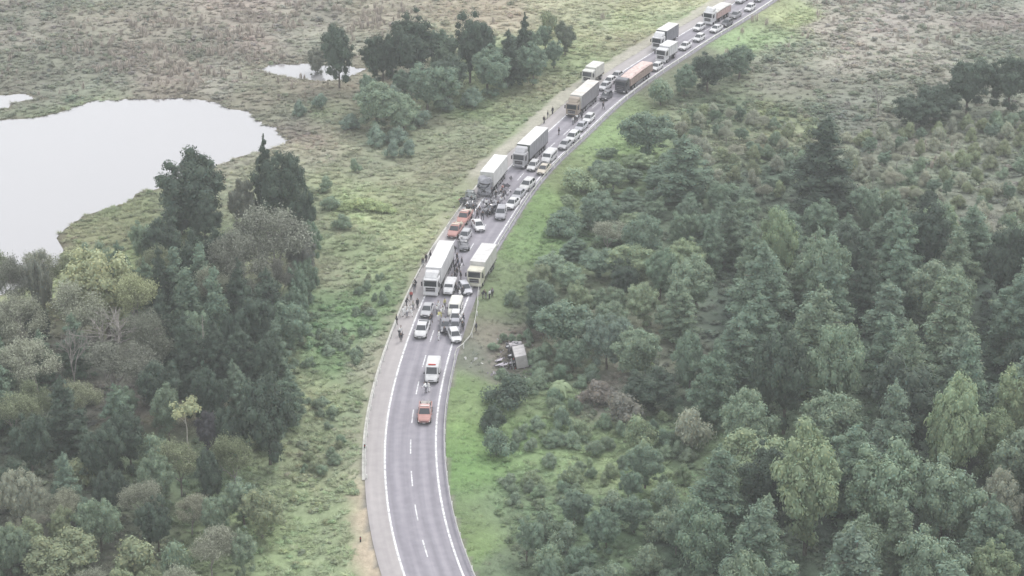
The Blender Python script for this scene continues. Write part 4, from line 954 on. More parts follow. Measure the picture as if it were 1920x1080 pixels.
CARS['rescue'] = car('rescue_pickup', 5.4, 1.95, [(x * 1.04, a, b, c) for x, a, b, c in PK], (-.72,-.55,.75,1.4,1.08,1.78,.88,.72), bed=(-2.68,-.76,.93,.78,1.12), wr=.37, wb=(-1.6, 1.75), lightbar=True,
                     cargo=MB().box(-2.5, -1.8, -.7, .7, .82, 1.25, .08).box(-1.7, -.9, -.6, .15, .82, 1.4, .08).tube((-2.4, .45, 1.45), (-.9, .45, 1.5), .06).tube((-2.4, -.4, 1.42), (-.9, -.4, 1.55), .05))
def van(name, L, W, H, lb=False):
    P = Proto(name); h = W / 2; x = L / 2
    b = MB().loft([(-x, -h + .08, h - .08, .45, H - .12), (-x + .1, -h, h, .32, H - .03), (-x * .5, -h, h, .28, H), (x - 1.75, -h, h, .28, H), (x - 1.45, -h + .03, h - .03, .28, H - .1), (x - .95, -h + .06, h - .06, .28, 1.3), (x - .3, -h + .1, h - .1, .34, 1.06), (x, -h + .25, h - .25, .45, .85)], .14)
    P.add('body', b.mesh('body', M['paint']), 'body')
    P.add('windshield', MB().slab([(x - .97, -h + .2, 1.33), (x - .97, h - .2, 1.33), (x - 1.42, h - .26, H - .16), (x - 1.42, -h + .26, H - .16)], .03).mesh('windshield', M['glass']))
    for sgn in (-1, 1):
        y = sgn * (h + .004); q = [(x - 1.3, y, 1.2), (x - 2.1, y, 1.2), (x - 2.1, y, H - .4), (x - 1.6, y, H - .4)]; q = q if sgn > 0 else [q[1], q[0], q[3], q[2]]
        P.add('side_window', MB().slab(q, .012).mesh('side_window', M['glass']))
        q = [(x - 2.3, y, 1.25), (x - L + .5, y, 1.25), (x - L + .5, y, H - .4), (x - 2.3, y, H - .4)]; q = q if sgn > 0 else [q[1], q[0], q[3], q[2]]
        if not lb: P.add('side_window', MB().slab(q, .012).mesh('side_window', M['glass']))
        P.add('headlight', MB().box(x - .14, x - .01, *sorted((sgn * (h - .5), sgn * (h - .22))), .66, .82, .03).mesh('headlight', M['lamp']))
        P.add('mirror', MB().box(x - 1.25, x - 1.1, *sorted((sgn * (h + .01), sgn * (h + .2))), 1.2, 1.45, .03).mesh('mirror', M['black']))
        P.add('tail_light', MB().box(-x - .01, -x + .06, *sorted((sgn * (h - .25), sgn * (h - .1))), .9, 1.3, .02).mesh('tail_light', M['red_lamp']))
        for xx in (-x * .6, x * .62): wheel(P, xx, sgn * (h - .12), .37, .25)
    P.add('bumper', MB().box(x - .2, x + .04, -h + .25, h - .25, .36, .56, .05).mesh('bumper', M['black'])); P.add('grille', MB().box(x - .12, x + .01, -.4, .4, .66, .8, .02).mesh('grille', M['black']))
    P.add('roof_rail', MB().box(-x + .5, x - 2., -h + .28, -h + .34, H + .0, H + .06).box(-x + .5, x - 2., h - .34, h - .28, H, H + .06).mesh('roof_rail', M['paint']), 'body')
    if lb: P.add('light_bar', MB().box(x - 2., x - 1.75, -.55, .55, H + .01, H + .17, .03).mesh('light_bar', M['cloth']), 'bar')
    return P
CARS['van'] = van('van', 4.9, 1.9, 2.0); CARS['minivan'] = van('van', 4.3, 1.75, 1.8); CARS['ambulance'] = van('ambulance', 5.2, 2.0, 2.35, True)

# --- trucks. x forward, 0 at the middle of the rig
def truck(name, L, cabL=2.2, H=4.1, kind='box', deflector=True, tract=True):
    """front bumper at +L/2"""
    P = Proto(name); x = L / 2; xc = x - cabL; hw = 1.22
    b = MB().loft([(xc, -hw, hw, .75, 3.05), (xc + .15, -hw - .02, hw + .02, .7, 3.15), (x - .5, -hw - .02, hw + .02, .7, 3.15), (x - .16, -hw + .02, hw - .02, .66, 3.0), (x - .02, -hw + .08, hw - .08, .62, 2.0), (x, -hw + .12, hw - .12, .6, 1.1)], .12)
    P.add('cab', b.mesh('cab', M['paint']), 'cab')
    if deflector:
        P.add('wind_deflector', MB().loft([(xc + .1, -hw + .1, hw - .1, 3.14, H - .1), (xc + .9, -hw + .14, hw - .14, 3.14, H - .25), (x - .6, -hw + .3, hw - .3, 3.14, 3.3), (x - .5, -hw + .4, hw - .4, 3.13, 3.18)], .15).mesh('wind_deflector', M['paint']), 'cab')
    P.add('windshield', MB().slab([(x - .0, -1.02, 1.95), (x - .0, 1.02, 1.95), (x - .17, .98, 2.82), (x - .17, -.98, 2.82)], .03).mesh('windshield', M['glass']))
    P.add('sun_visor', MB().slab([(x - .12, -1.05, 2.86), (x + .12, -1.05, 2.8), (x + .12, 1.05, 2.8), (x - .12, 1.05, 2.86)], .04).mesh('sun_visor', M['black']))
    P.add('grille', MB().box(x - .05, x + .03, -.78, .78, 1.0, 1.72, .03).mesh('grille', M['black']))
    for i in range(4): P.add('grille_bar', MB().box(x + .031, x + .05, -.74, .74, 1.08 + i * .16, 1.13 + i * .16).mesh('grille_bar', M['alu'])) if i % 2 == 0 else None
    P.add('bumper', MB().box(x - .3, x + .05, -hw, hw, .38, .82, .07).mesh('bumper', M['paint']), 'bumper')
    for sgn in (-1, 1):
        yy = sgn * (hw + .022)
        q = [(x - .35, yy, 1.85), (x - 1.15, yy, 1.85), (x - 1.15, yy, 2.7), (x - .5, yy, 2.7)]; q = q if sgn > 0 else [q[1], q[0], q[3], q[2]]
        P.add('side_window', MB().slab(q, .012).mesh('side_window', M['glass']))
        P.add('headlight', MB().box(x - .02, x + .06, *sorted((sgn * .78, sgn * 1.12)), .62, .8, .02).mesh('headlight', M['lamp']))
        P.add('mirror', MB().box(x - .3, x - .12, *sorted((sgn * (hw + .1), sgn * (hw + .32))), 1.9, 2.6, .03).tube((x - .25, sgn * hw, 2.65), (x - .22, sgn * (hw + .25), 2.55), .025).mesh('mirror', M['black']))
        wheel(P, x - 1.35, sgn * (hw - .14), .5, .3)
        P.add('step', MB().box(x - 2.0, x - 1.8, *sorted((sgn * (hw - .2), sgn * (hw + .02))), .4, .75).mesh('step', M['black']))
    ch = MB(); ch.box(-x + .3, x - .6, -.45, -.3, .75, 1.0).box(-x + .3, x - .6, .3, .45, .75, 1.0)
    for i in range(int(L // 2)): ch.box(-x + .6 + i * 2, -x + .75 + i * 2, -.3, .3, .78, .95)
    P.add('chassis', ch.mesh('chassis', M['chassis']))
    ax = [x - 4.6] if tract and L > 9 else []
    if tract and L > 11: ax = [x - 4.3, x - 5.6]
    rear = [-x + 1.6, -x + 2.9] + ([-x + 4.2] if L > 11.5 else []) if L > 6.5 else [-x + 1.4]
    for a in ax + rear:
        for sgn in (-1, 1): wheel(P, a, sgn * (hw - .3), .5, .56)
    P.add('fuel_tank', MB().cyl((-.95 * 1, .8), .32, x - 3.6, x - 2.5, 12, 'x').mesh('fuel_tank', M['alu']))
    b0, b1 = -x, xc - (.55 if tract and L > 9 else .12); z0 = 1.12
    if kind in ('box', 'sider', 'tarp'):
        P.add('cargo_floor', MB().box(b0, b1, -1.28, 1.28, z0, z0 + .16).mesh('cargo_floor', M['chassis']))
        P.add('cargo_box', MB().box(b0 + .03, b1 - .03, -1.25, 1.25, z0 + .165, H - .06).mesh('cargo_box', M['panel']), 'side')
        P.add('roof_panel', MB().loft([(b0, -1.29, 1.29, H - .055, H), (b1, -1.29, 1.29, H - .055, H)], .03).mesh('roof_panel', M['panel']), 'roof')
        n = int((b1 - b0) / (1.2 if kind == 'sider' else .9))
        rib = MB().box(-.03, .03, -1.275, -1.252, z0 + .17, H - .06).box(-.03, .03, 1.252, 1.275, z0 + .17, H - .06).mesh('rib', M['panel'])
        for i in range(n + 1): P.add('rib', rib, 'side', (), (b0 + .08 + i * (b1 - b0 - .16) / n, 0, 0))
        seam = MB().box(-.02, .02, -1.2, 1.2, H + .002, H + .02).mesh('roof_seam', M['panel'])
        for i in range(1, n, 2): P.add('roof_seam', seam, 'roof', (), (b0 + .08 + i * (b1 - b0 - .16) / n, 0, 0))
        P.add('front_wall', MB().box(b1 - .028, b1, -1.24, 1.24, z0 + .17, H - .06).mesh('front_wall', M['panel']), 'front')
        for sgn in (-1, 1): P.add('rear_door', MB().box(b0, b0 + .028, *sorted((sgn * .01, sgn * 1.23)), z0 + .17, H - .08).mesh('rear_door', M['panel']), 'side')
    elif kind == 'tarped':
        P.add('cargo_box', MB().box(b0, b1, -1.25, 1.25, z0, 2.5).mesh('cargo_box', M['panel']), 'side')
        P.add('tarpaulin', MB().loft([(b0 + (b1 - b0) * t, -1.28 + .0 * t, 1.28, 2.45, 2.5 + .75 * math.sin(math.pi * min(.97, .06 + t * .91)) ** .35) for t in (0, .05, .2, .4, .6, .8, .95, 1)], .45).mesh('tarpaulin', M['tarp']), 'roof')
        n = int((b1 - b0) / 1.0); rib = MB().box(-.04, .04, -1.29, -1.252, z0, 2.44).box(-.04, .04, 1.252, 1.29, z0, 2.44).mesh('rib', M['panel'])
        for i in range(n + 1): P.add('rib', rib, 'side', (), (b0 + .08 + i * (b1 - b0 - .16) / n, 0, 0))
    P.add('underrun_bar', MB().box(b0, b0 + .08, -1.2, 1.2, .5, .64).mesh('underrun_bar', M['alu']))
    for sgn in (-1, 1):
        P.add('tail_light', MB().box(b0 - .03, b0 - .001, *sorted((sgn * .9, sgn * 1.15)), .9, 1.02).mesh('tail_light', M['red_lamp']))
        if L > 9: P.add('side_guard', MB().box(-x + 5., x - 6., *sorted((sgn * 1.2, sgn * 1.24)), .5, .62).box(-x + 5., x - 6., *sorted((sgn * 1.2, sgn * 1.24)), .8, .92).mesh('side_guard', M['alu']))
    return P

WHT = (.62, .62, .63); SIL = (.42, .42, .44); GRY = (.2, .2, .22); DGR = (.08, .08, .095); CRM = (.6, .56, .44); BLK = (.03, .03, .035)
RED = (.45, .235, .21); PNK = (.62, .3, .26); TAN = (.5, .42, .32)
def face(s_, px=None):       # heading towards the camera along the road
    tx = np.interp(s_, S, TX); ty = np.interp(s_, S, TY); return math.atan2(-ty, -tx)
def on_road(P, px, py, L, turn=0, z=0, **kw):
    """front bumper foot seen at (px,py)"""
    q = gp(px, py); s0, o0 = road_s(q); p1 = road_pt(s0 + L, o0)
    a = math.atan2(q[1] - p1[1], q[0] - p1[0]) + math.radians(turn)
    return P.put((q[0] - math.cos(a) * L / 2, q[1] - math.sin(a) * L / 2, z), (0, 0, a), **kw)
LEN = dict(sedan=4.4, hatch=3.9, suv=4.5, pickup=5.2, rescue=5.4, van=4.9, minivan=4.3, ambulance=5.2)
def C(kind, px, py, col, label, turn=0, cat='car', group='cars and vans caught in the pile-up and the queue', bar=None, cargo=None, **kw):
    return on_road(CARS[kind], px, py, LEN[kind], turn, colors={'body': col, 'bar': bar or (.5, .05, .04), 'cargo': cargo or (.3, .3, .3)}, label=label, cat=cat, group=group, **kw)
C('rescue', 795, 798, RED, 'red rescue pickup parked lowest on the road, loaded with equipment', cat='pickup', bar=(.75,.7,.68), cargo=(.4,.38,.36))
C('ambulance', 808, 722, WHT, 'tall white van parked directly behind the lowest red pickup', cat='van', bar=(.5,.08,.06))
C('pickup', 787, 638, WHT, 'white pickup standing in the left lane, lowest of the pile-up', cat='pickup')
C('hatch', 857, 646, WHT, 'small white car turned toward the bent guardrail, lowest on the right', turn=18)
C('sedan', 852, 628, (.3,.3,.34), 'dark grey car squeezed behind the small white car at the bent guardrail', turn=4)
C('sedan', 836, 628, GRY, 'dark grey car side by side with the squeezed grey car', turn=10)
C('van', 849, 598, (.66,.65,.6), 'cream white van at the right, lower of the white vans', cat='van')
C('hatch', 852, 612, WHT, 'white car squeezed directly in front of the cream white van', turn=3)
C('sedan', 797, 598, SIL, 'silver car behind the white pickup in the left lane')
C('minivan', 839, 557, WHT, 'small white van beside the cab of the white truck', cat='van')
C('hatch', 878, 556, (.5,.5,.54), 'silver car wedged in front of the cream truck by the guardrail', turn=25)
C('rescue', 847, 449, RED, 'red rescue pickup on the left shoulder, lower of two', cat='pickup', bar=(.7,.65,.55), cargo=(.55,.52,.42))
C('rescue', 864, 424, (.46,.23,.2), 'red rescue pickup on the left shoulder, upper of two, with pale load', cat='pickup', bar=(.7,.65,.6), cargo=(.6,.57,.5))
C('hatch', 867, 456, SIL, 'silver car beside the lower red pickup on the left shoulder')
C('sedan', 902, 437, WHT, 'white car standing askew in the middle of the road above the cream truck', turn=28)
C('suv', 937, 415, (.33,.33,.36), 'grey suv by the right guardrail, first above the white car standing askew', turn=8)
C('sedan', 953, 395, WHT, 'white car by the right guardrail beside the crushed truck', turn=-6)
C('sedan', 965, 378, (.36,.36,.39), 'grey car by the right guardrail behind the white one', turn=-4)
C('suv', 980, 361, (.55,.55,.55), 'silver suv by the right guardrail above the grey car', turn=-6)
C('hatch', 994, 323, WHT, 'white hatchback beside the front of the grey-sided truck')
C('sedan', 1013, 330, (.52,.47,.39), 'tan car in front of the white van by the right guardrail')
C('van', 1021, 310, WHT, 'white van between the grey-sided truck and the guardrail', cat='van')
C('sedan', 1052, 283, SIL, 'silver car, lowest of the two right above the white van')
C('suv', 1066, 270, WHT, 'white suv behind the silver car by the right guardrail')
C('sedan', 1083, 249, (.42,.42,.46), 'grey silver car right of the cream-roofed truck')
C('hatch', 1098, 233, WHT, 'white hatchback in the right lane below the orange trailer truck')
C('sedan', 1127, 172, (.5,.5,.52), 'silver car behind the cream-roofed truck')
C('hatch', 1136, 162, WHT, 'white car between the cream-roofed truck and the orange trailer truck')
C('sedan', 1149, 152, SIL, 'silver car beside the dark cab of the orange trailer truck')
C('hatch', 1130, 190, DGR, 'dark car beside the tail of the cream-roofed truck')
C('hatch', 1224, 135, WHT, 'white car right behind the orange trailer truck')
C('sedan', 1277, 96, WHT, 'white car behind the small white truck, upper road')
C('hatch', 1304, 80, WHT, 'white car in the right lane above the small white truck')
C('hatch', 1304, 60, WHT, 'white car in the left lane behind the grey-sided far truck')
C('sedan', 1335, 63, WHT, 'white car in the right lane between the two far trucks')
C('hatch', 1356, 52, DGR, 'dark car right of the white and red far truck, lower')
C('sedan', 1372, 37, GRY, 'grey car right of the white and red far truck, upper')
C('hatch', 1400, 23, WHT, 'white car, farthest one in the right lane')
C('van', 1383, 8, WHT, 'white van at the top edge of the road behind the far truck', cat='van')
C('sedan', 1418, 5, SIL, 'silver car at the top edge of the road')

def K(P, px, py, L, cab, side, roof, label, turn=0, front=None, bumper=None, group='trucks stopped in the queue', **kw):
    return on_road(P, px, py, L, turn, colors={'cab': cab, 'side': side, 'roof': roof, 'front': front or side, 'bumper': bumper or cab}, label=label, cat='truck', group=group, **kw)
t14 = truck('articulated_truck', 14.2); t13 = truck('articulated_truck', 13.2); t13s = truck('articulated_truck', 13.4, kind='sider'); t10 = truck('box_truck', 10.2, H=3.8, tract=False, deflector=False)
t9 = truck('box_truck', 9.5, H=4.1, tract=True); t6 = truck('box_truck', 6.4, cabL=1.8, H=3.5, tract=False, deflector=False); tt = truck('articulated_truck', 15., kind='tarped', deflector=False)
t8 = truck('articulated_truck', 10.5, kind='tarped')
K(t14, 807, 558, 14.2, WHT, WHT, (.66,.66,.66), 'all white articulated truck in the left lane behind the white pickup', turn=0)
K(t10, 889, 541, 10.2, (.62,.6,.5), (.58,.57,.55), (.62,.61,.6), 'cream-fronted box truck pressed against the right guardrail', turn=-4)
K(t13s, 972, 318, 13.4, (.42,.42,.44), (.3,.3,.33), (.66,.66,.66), 'articulated truck with grey cab, grey sides and white roof', front=(.1,.12,.11), bumper=GRY)
K(t13, 1071, 222, 13.2, (.30,.25,.2), (.25,.24,.26), (.62,.59,.55), 'articulated truck with brown cab, dark sides and cream roof', front=(.66,.66,.64), bumper=BLK)
K(t6, 1100, 160, 6.4, (.6,.6,.56), (.6,.6,.55), (.62,.62,.58), 'white box truck on the left edge behind the cream-roofed truck')
K(tt, 1162, 177, 15., (.07,.07,.085), (.41,.31,.28), (.64,.5,.47), 'truck with dark cab and orange-red covered trailer in the right lane')
K(t6, 1238, 119, 6.4, WHT, WHT, (.68,.68,.68), 'small white truck in the right lane behind the orange trailer truck')
K(t9, 1230, 96, 9.5, WHT, (.22,.22,.25), (.64,.64,.62), 'truck with white cab and grey-sided white-roofed box, upper left lane', front=(.08,.09,.1))
K(t8, 1326, 48, 10.5, WHT, (.5,.36,.34), (.66,.65,.63), 'farthest truck, white rounded cover over red sides')

# crumpled copies of meshes for the wrecks
def crumple(me, amt, seed, cuts=2, push=None):
    bm = bmesh.new(); bm.from_mesh(me); bmesh.ops.subdivide_edges(bm, edges=bm.edges[:], cuts=cuts, use_grid_fill=True)
    r = np.random.default_rng(seed); A = r.uniform(0, 9, 3)
    for v in bm.verts:
        c = np.array(v.co); n = np.array([math.sin(c[1] * 3.1 + c[2] * 4.7 + A[0]), math.sin(c[0] * 3.7 + c[2] * 3.3 + A[1]), math.sin(c[0] * 4.1 + c[1] * 2.9 + A[2])])
        v.co = Vector(c + n * amt + r.normal(size=3) * amt * .35)
        if push: v.co = Vector(push(np.array(v.co)))
    m2 = me.copy(); bm.to_mesh(m2); bm.free(); return m2
def wreck_of(src, name, amt, seed, only=None, push=None, skip=()):
    P = Proto(name)
    for (n, me, key, subs, l, ro) in src.parts:
        if n in skip: continue
        P.add(n, crumple(me, amt, seed, 2, push) if (only is None or n in only) else me, key, subs, l, ro)
    return P
# the truck with the destroyed cab: front pushed back and torn
xf = 12.2 / 2
t12 = truck('articulated_truck', 12.2)
wt = wreck_of(t12, 'wrecked_truck', .16, 5, only=('cab', 'wind_deflector', 'windshield', 'grille', 'bumper', 'sun_visor'), push=lambda c: (c[0] - max(0, (c[0] - xf + 1.6)) * .45, c[1] * .96, c[2] * (.9 if c[2] < 3 else .88)), skip=('mirror', 'headlight', 'grille_bar', 'side_window'))
K(wt, 905, 372, 12.2, (.33,.33,.36), (.66,.66,.65), (.68,.68,.67), 'white articulated truck with crushed torn cab above the red pickups', bumper=GRY, front=(.6,.6,.58))
wc = wreck_of(CARS['hatch'], 'wrecked_car', .11, 8, only=('body', 'bumper', 'grille'), push=lambda c: (c[0] * .86, c[1], c[2] * (.82 if c[2] > .9 else .95)), skip=('mirror', 'headlight', 'windshield', 'rear_window'))
for px, py, tn, cc, lb in ((890, 392, 50, DGR, 'crushed black car in front of the crushed truck cab, left'), (908, 403, -30, GRY, 'crushed dark grey car in the middle of the wreckage'),
                       (882, 380, 15, (.18,.2,.2), 'crushed dark car squeezed between shoulder and crushed truck'), (872, 474, 20, GRY, 'crumpled dark car between the white truck and the silver car')):
    on_road(wc, px, py, 3.9, tn, colors={'body': cc}, label=lb, cat='car', group='crushed cars')
# overturned white box truck down in the ditch
wb_ = wreck_of(t6, 'overturned_truck', .13, 12, only=('cab', 'windshield', 'bumper', 'grille', 'chassis'), skip=('mirror', 'headlight', 'grille_bar'))
q = ground_at(970, 700)
r_ = wb_.put((q[0] - 1.5, q[1] + 3.4, q[2] + 1.12), (math.radians(80), math.radians(-2), math.radians(97)), (.8, .8, .8), {'cab': (.32, .3, .32), 'side': (.47, .45, .45), 'roof': (.5, .48, .48), 'front': (.5, .5, .5), 'bumper': GRY}, 'white box truck lying on its side in the ditch right of the road', 'truck')

# scraps of metal and plastic: nobody could count them
def scraps(name, centres, n, seed, label, mat):
    r = np.random.default_rng(seed); b = MB()
    for i in range(n):
        cx, cy, sx, sy, zz = centres[r.integers(len(centres))]; x, y = cx + r.normal() * sx, cy + r.normal() * sy; s_ = r.uniform(.08, .5) * (1 if r.random() < .8 else 2)
        z0 = zz if zz is not None else tz(x, y); u = r.normal(size=3); u /= np.linalg.norm(u); w2 = np.cross(u, r.normal(size=3)); w2 /= np.linalg.norm(w2); c = np.array([x, y, z0 + s_ * .25 + .03])
        A, B_ = u * s_ * .5, w2 * s_ * r.uniform(.15, .5); q4 = [c - A - B_, c + A - B_ * .6, c + A * .8 + B_, c - A * .7 + B_ * 1.1]; lowz = min(p[2] for p in q4)
        b.slab([p + np.array([0, 0, max(0, z0 + .01 - lowz)]) for p in q4], .02)
    o = link(name, b.mesh(name, mat)); tag(o, label, 'debris', kind='stuff')
cen = [(*gp(x, y), a, b_, .0) for x, y, a, b_ in ((895, 385, 1.6, 2.5), (912, 395, 1.8, 2.5), (905, 375, 1.5, 2), (930, 380, 1.5, 2.5), (940, 365, 1., 3.), (880, 398, .8, 2.))]
scraps('metal_debris', cen, 190, 31, 'dark metal scraps scattered around the crushed truck', M['scrap'])
scraps('pale_debris', cen, 110, 32, 'pale body panels and plastic scattered around the crushed truck', simple('pale_scrap', (.6, .6, .62), .5))
cen2 = [(*gp(x, y), a, b_, None) for x, y, a, b_ in ((948, 665, 1., 2.5), (940, 680, .8, 2.), (985, 665, .8, 2.5), (960, 705, 1., 1.5), (968, 640, 1., 1.))]
scraps('ditch_debris', cen2, 170, 33, 'torn grey frames and planks beside the overturned truck', simple('torn_frames', (.33, .3, .34), .7, dirt=.4))
scraps('light_debris', cen2 + [(*gp(885, 675), .8, .8, None)], 40, 34, 'pale scraps on the grass around the overturned truck', simple('pale_scrap', (.6, .6, .58), .6))
fr = empty('twisted_frame', (*gp(949, 676), tz(*gp(949, 676)))); tag(fr, 'twisted grey metal frame left of the overturned truck', 'wreckage'); r = np.random.default_rng(44)
for i in range(9):
    p0 = r.normal(size=3) * (.5, 1.3, .3) + (0, 0, .5); p1 = p0 + r.normal(size=3) * (.6, 1.2, .7); p0[2] = abs(p0[2]); p1[2] = abs(p1[2]) + .2
    link('bar', MB().tube(p0, p1, .07, .06).mesh('bar', M['scrap']), fr)
for i in range(4):
    c = r.normal(size=3) * (.5, 1.2, .2) + (0, 0, .7); link('sheet', MB().slab([c + (-.6, -.5, 0), c + (.5, -.7, .3), c + (.7, .6, .1), c + (-.4, .7, -.3)], .03).mesh('sheet', simple('pale_scrap', (.5, .47, .52), .5)), fr)

# small marker posts beside the lower left edge, and litter
for px, py, lb in ((684, 842, 'dark marker post beside the lower left guardrail'), (676, 1016, 'small dark marker box on the bare earth at the bottom')):
    x, y, z_ = ground_at(px, py); m_ = empty('marker_post', (x, y, z_)); tag(m_, lb, 'marker post')
    link('post', MB().box(-.1, .1, -.08, .08, -.1, .75, .02).mesh('post', M['black']), m_); link('reflector', MB().box(-.07, .07, -.1, -.081, .5, .65).mesh('reflector', M['red_lamp']), m_)

# motorcycles
MT = Proto('motorcycle')
for x in (-.65, .68): MT.add('wheel', MB().cyl((0, 0), .3, -.06, .06, 16).mesh('wheel', M['rubber']), None, [('rim', MB().cyl((0, 0), .2, -.065, .065, 12).mesh('rim', M['rim']), None, (0, 0, 0))], (x, 0, .3))
MT.add('frame', MB().tube((.68, .0, .3), (.45, 0, .95), .035).tube((-.65, 0, .3), (.0, 0, .45), .04).tube((0, 0, .45), (.45, 0, .85), .04).tube((-.5, 0, .7), (.1, 0, .75), .04).mesh('frame', M['chassis']))
MT.add('engine', MB().box(-.2, .22, -.16, .16, .28, .6, .05).mesh('engine', M['chassis'])); MT.add('tank', MB().loft([(.0, -.1, .1, .72, .85), (.15, -.15, .15, .7, .95), (.38, -.13, .13, .72, .95), (.48, -.05, .05, .76, .86)], .05).mesh('tank', M['paint']), 'body')
MT.add('seat', MB().loft([(-.75, -.09, .09, .78, .86), (-.4, -.14, .14, .72, .84), (0, -.11, .11, .7, .8)], .04).mesh('seat', M['black']))
MT.add('handlebar', MB().tube((.4, -.36, 1.05), (.45, 0, .97), .02).tube((.45, 0, .97), (.4, .36, 1.05), .02).mesh('handlebar', M['black'])); MT.add('headlight', MB().cyl((0, .86), .09, .5, .62, 10, 'x').mesh('headlight', M['lamp']))
MT.add('cargo_box', MB().box(-.98, -.62, -.2, .2, .87, 1.2, .04).mesh('cargo_box', M['paint']), 'body')
for px, py, tn, c, lb in ((864, 462, 10, WHT, 'white motorcycle beside the white truck tail'), (922, 384, 20, DGR, 'dark motorcycle among the wreckage near the right lane'), (936, 366, -5, RED, 'red motorcycle standing on the road beside the crushed truck')):
    on_road(MT, px, py, 2., tn, colors={'body': c}, label=lb, cat='motorcycle', group='motorcycles at the crash')

# ------------------------------------------------------------------ people
def skin_mesh(name, verts, edges, radii, mat, sub=1, root=0):
    me = bpy.data.meshes.new(name); me.from_pydata(verts, edges, []); o = bpy.data.objects.new(name, me); COL.objects.link(o)
    md = o.modifiers.new('skin', 'SKIN'); sv = me.skin_vertices[0].data if me.skin_vertices else None
    if sv is None:
        bm = bmesh.new(); bm.from_mesh(me); bm.verts.layers.skin.verify(); bm.to_mesh(me); bm.free(); sv = me.skin_vertices[0].data
    for i, rr in enumerate(radii): sv[i].radius = (rr, rr) if not isinstance(rr, tuple) else rr; sv[i].use_root = (i == root)
    if sub: s2 = o.modifiers.new('sub', 'SUBSURF'); s2.levels = sub; s2.render_levels = sub
    dg = bpy.context.evaluated_depsgraph_get(); out = bpy.data.meshes.new_from_object(o.evaluated_get(dg)); bpy.data.objects.remove(o); out.materials.clear(); out.materials.append(mat)
    out.polygons.foreach_set('use_smooth', [True] * len(out.polygons)); return out
def join_meshes(a, b):
    bm = bmesh.new(); bm.from_mesh(a); bm.from_mesh(b); bm.to_mesh(a); bm.free(); return a
def person(pose):
    """faces +x"""
    J = dict(pelvis=(0, 0, .95), waist=(0, 0, 1.1), chest=(.0, 0, 1.3), neck=(0, 0, 1.46), head=(.02, 0, 1.58), crown=(.01, 0, 1.69))
    st = {'stand': (0, 0, .04, -.04, 0), 'walk': (.28, -.24, -.1, .12, .0), 'bend': (.05, -.02, .3, .3, .32)}[pose]
    lf, rf, lh, rh, be = st
    if be:
        for k in ('waist', 'chest', 'neck', 'head', 'crown'): x, y, z = J[k]; t = (z - .95); J[k] = (x + math.sin(be * 1.6) * t, y, .95 + math.cos(be * 1.6) * t)
    def off(a, d_): return tuple(a[i] + d_[i] for i in range(3))
    for sd, f, h_, n in ((1, lf, lh, 'l'), (-1, rf, rh, 'r')):
        J['hip' + n] = (0, .09 * sd, .9); J['knee' + n] = (f * .55 + .03, .1 * sd, .5); J['ank' + n] = (f, .11 * sd, .09); J['toe' + n] = (f + .17, .125 * sd, .04)
        sh = off(J['chest'], (0, .18 * sd, .1)); J['sh' + n] = sh; J['elb' + n] = off(sh, (h_ * .5 - .02, .06 * sd, -.28)); J['wri' + n] = off(sh, (h_ + .08, .05 * sd, -.52)); J['hand' + n] = off(sh, (h_ + .11, .045 * sd, -.6))
    names = list(J); ix = {n: i for i, n in enumerate(names)}
    rad = dict(pelvis=(.13, .1), waist=(.12, .09), chest=(.15, .1), neck=.05, head=(.075, .09), crown=.055)
    for n in 'lr': rad.update({'hip' + n: .085, 'knee' + n: .055, 'ank' + n: .038, 'toe' + n: .035, 'sh' + n: .055, 'elb' + n: .04, 'wri' + n: .027, 'hand' + n: .032})
    E_ = [('pelvis', 'waist'), ('waist', 'chest'), ('chest', 'neck'), ('neck', 'head'), ('head', 'crown')] + sum([[('pelvis', 'hip' + n), ('hip' + n, 'knee' + n), ('knee' + n, 'ank' + n), ('ank' + n, 'toe' + n), ('chest', 'sh' + n), ('sh' + n, 'elb' + n), ('elb' + n, 'wri' + n), ('wri' + n, 'hand' + n)] for n in 'lr'], [])
    body = skin_mesh('body', [J[n] for n in names], [(ix[a], ix[b]) for a, b in E_], [rad[n] for n in names], M['skin'])
    hb = MB()
    for n, sd in (('l', 1), ('r', -1)):
        p = np.array(J['hand' + n]); dv = p - np.array(J['wri' + n]); dv /= np.linalg.norm(dv); fw = np.array([1., 0, 0]); fw -= dv * fw.dot(dv); fw /= np.linalg.norm(fw)
        for k, l in enumerate((.062, .075, .07, .055)):
            b0 = p + dv * .03 + fw * (.027 - .018 * k); m1 = b0 + dv * l * .55; hb.tube(b0 - dv * .02, m1, .009, .008, 5); hb.tube(m1, m1 + dv * l * .45 - np.array([0, sd, 0]) * .012, .008, .006, 5)
        hb.tube(p - dv * .02 + fw * .02, p + fw * .055 + dv * .03, .011, .008, 5)
    hx, hy, hz = J['head']; hb.tube((hx + .07, 0, hz + .01), (hx + .105, 0, hz - .012), .009, .014, 5)
    for sd in (-1, 1): hb.tube((hx - .01, .073 * sd, hz + .005), (hx - .012, .093 * sd, hz + .01), .022, .02, 6)
    join_meshes(body, hb.mesh('hand', M['skin']))
    P = Proto('person'); ey = MB()
    for sd in (-1, 1): ey.tube((hx + .068, .03 * sd, hz + .03), (hx + .084, .03 * sd, hz + .03), .012, .009, 6)
    P.add('body', body); P.add('eyes', ey.mesh('eyes', M['hair']))
    P.add('mouth', MB().box(hx + .07, hx + .088, -.022, .022, hz - .05, hz - .042).mesh('mouth', simple('lips', (.35, .15, .12), .6)))
    nl = ['pelvis', 'waist', 'chest', 'shl', 'elbl', 'shr', 'elbr', 'elbl', 'elbr']; grow = lambda r_, k: tuple(a * k for a in r_) if isinstance(r_, tuple) else r_ * k
    def el(s_): 
        a, b = np.array(J['sh' + s_]), np.array(J['elb' + s_]); return tuple(a + (b - a) * 1.0)
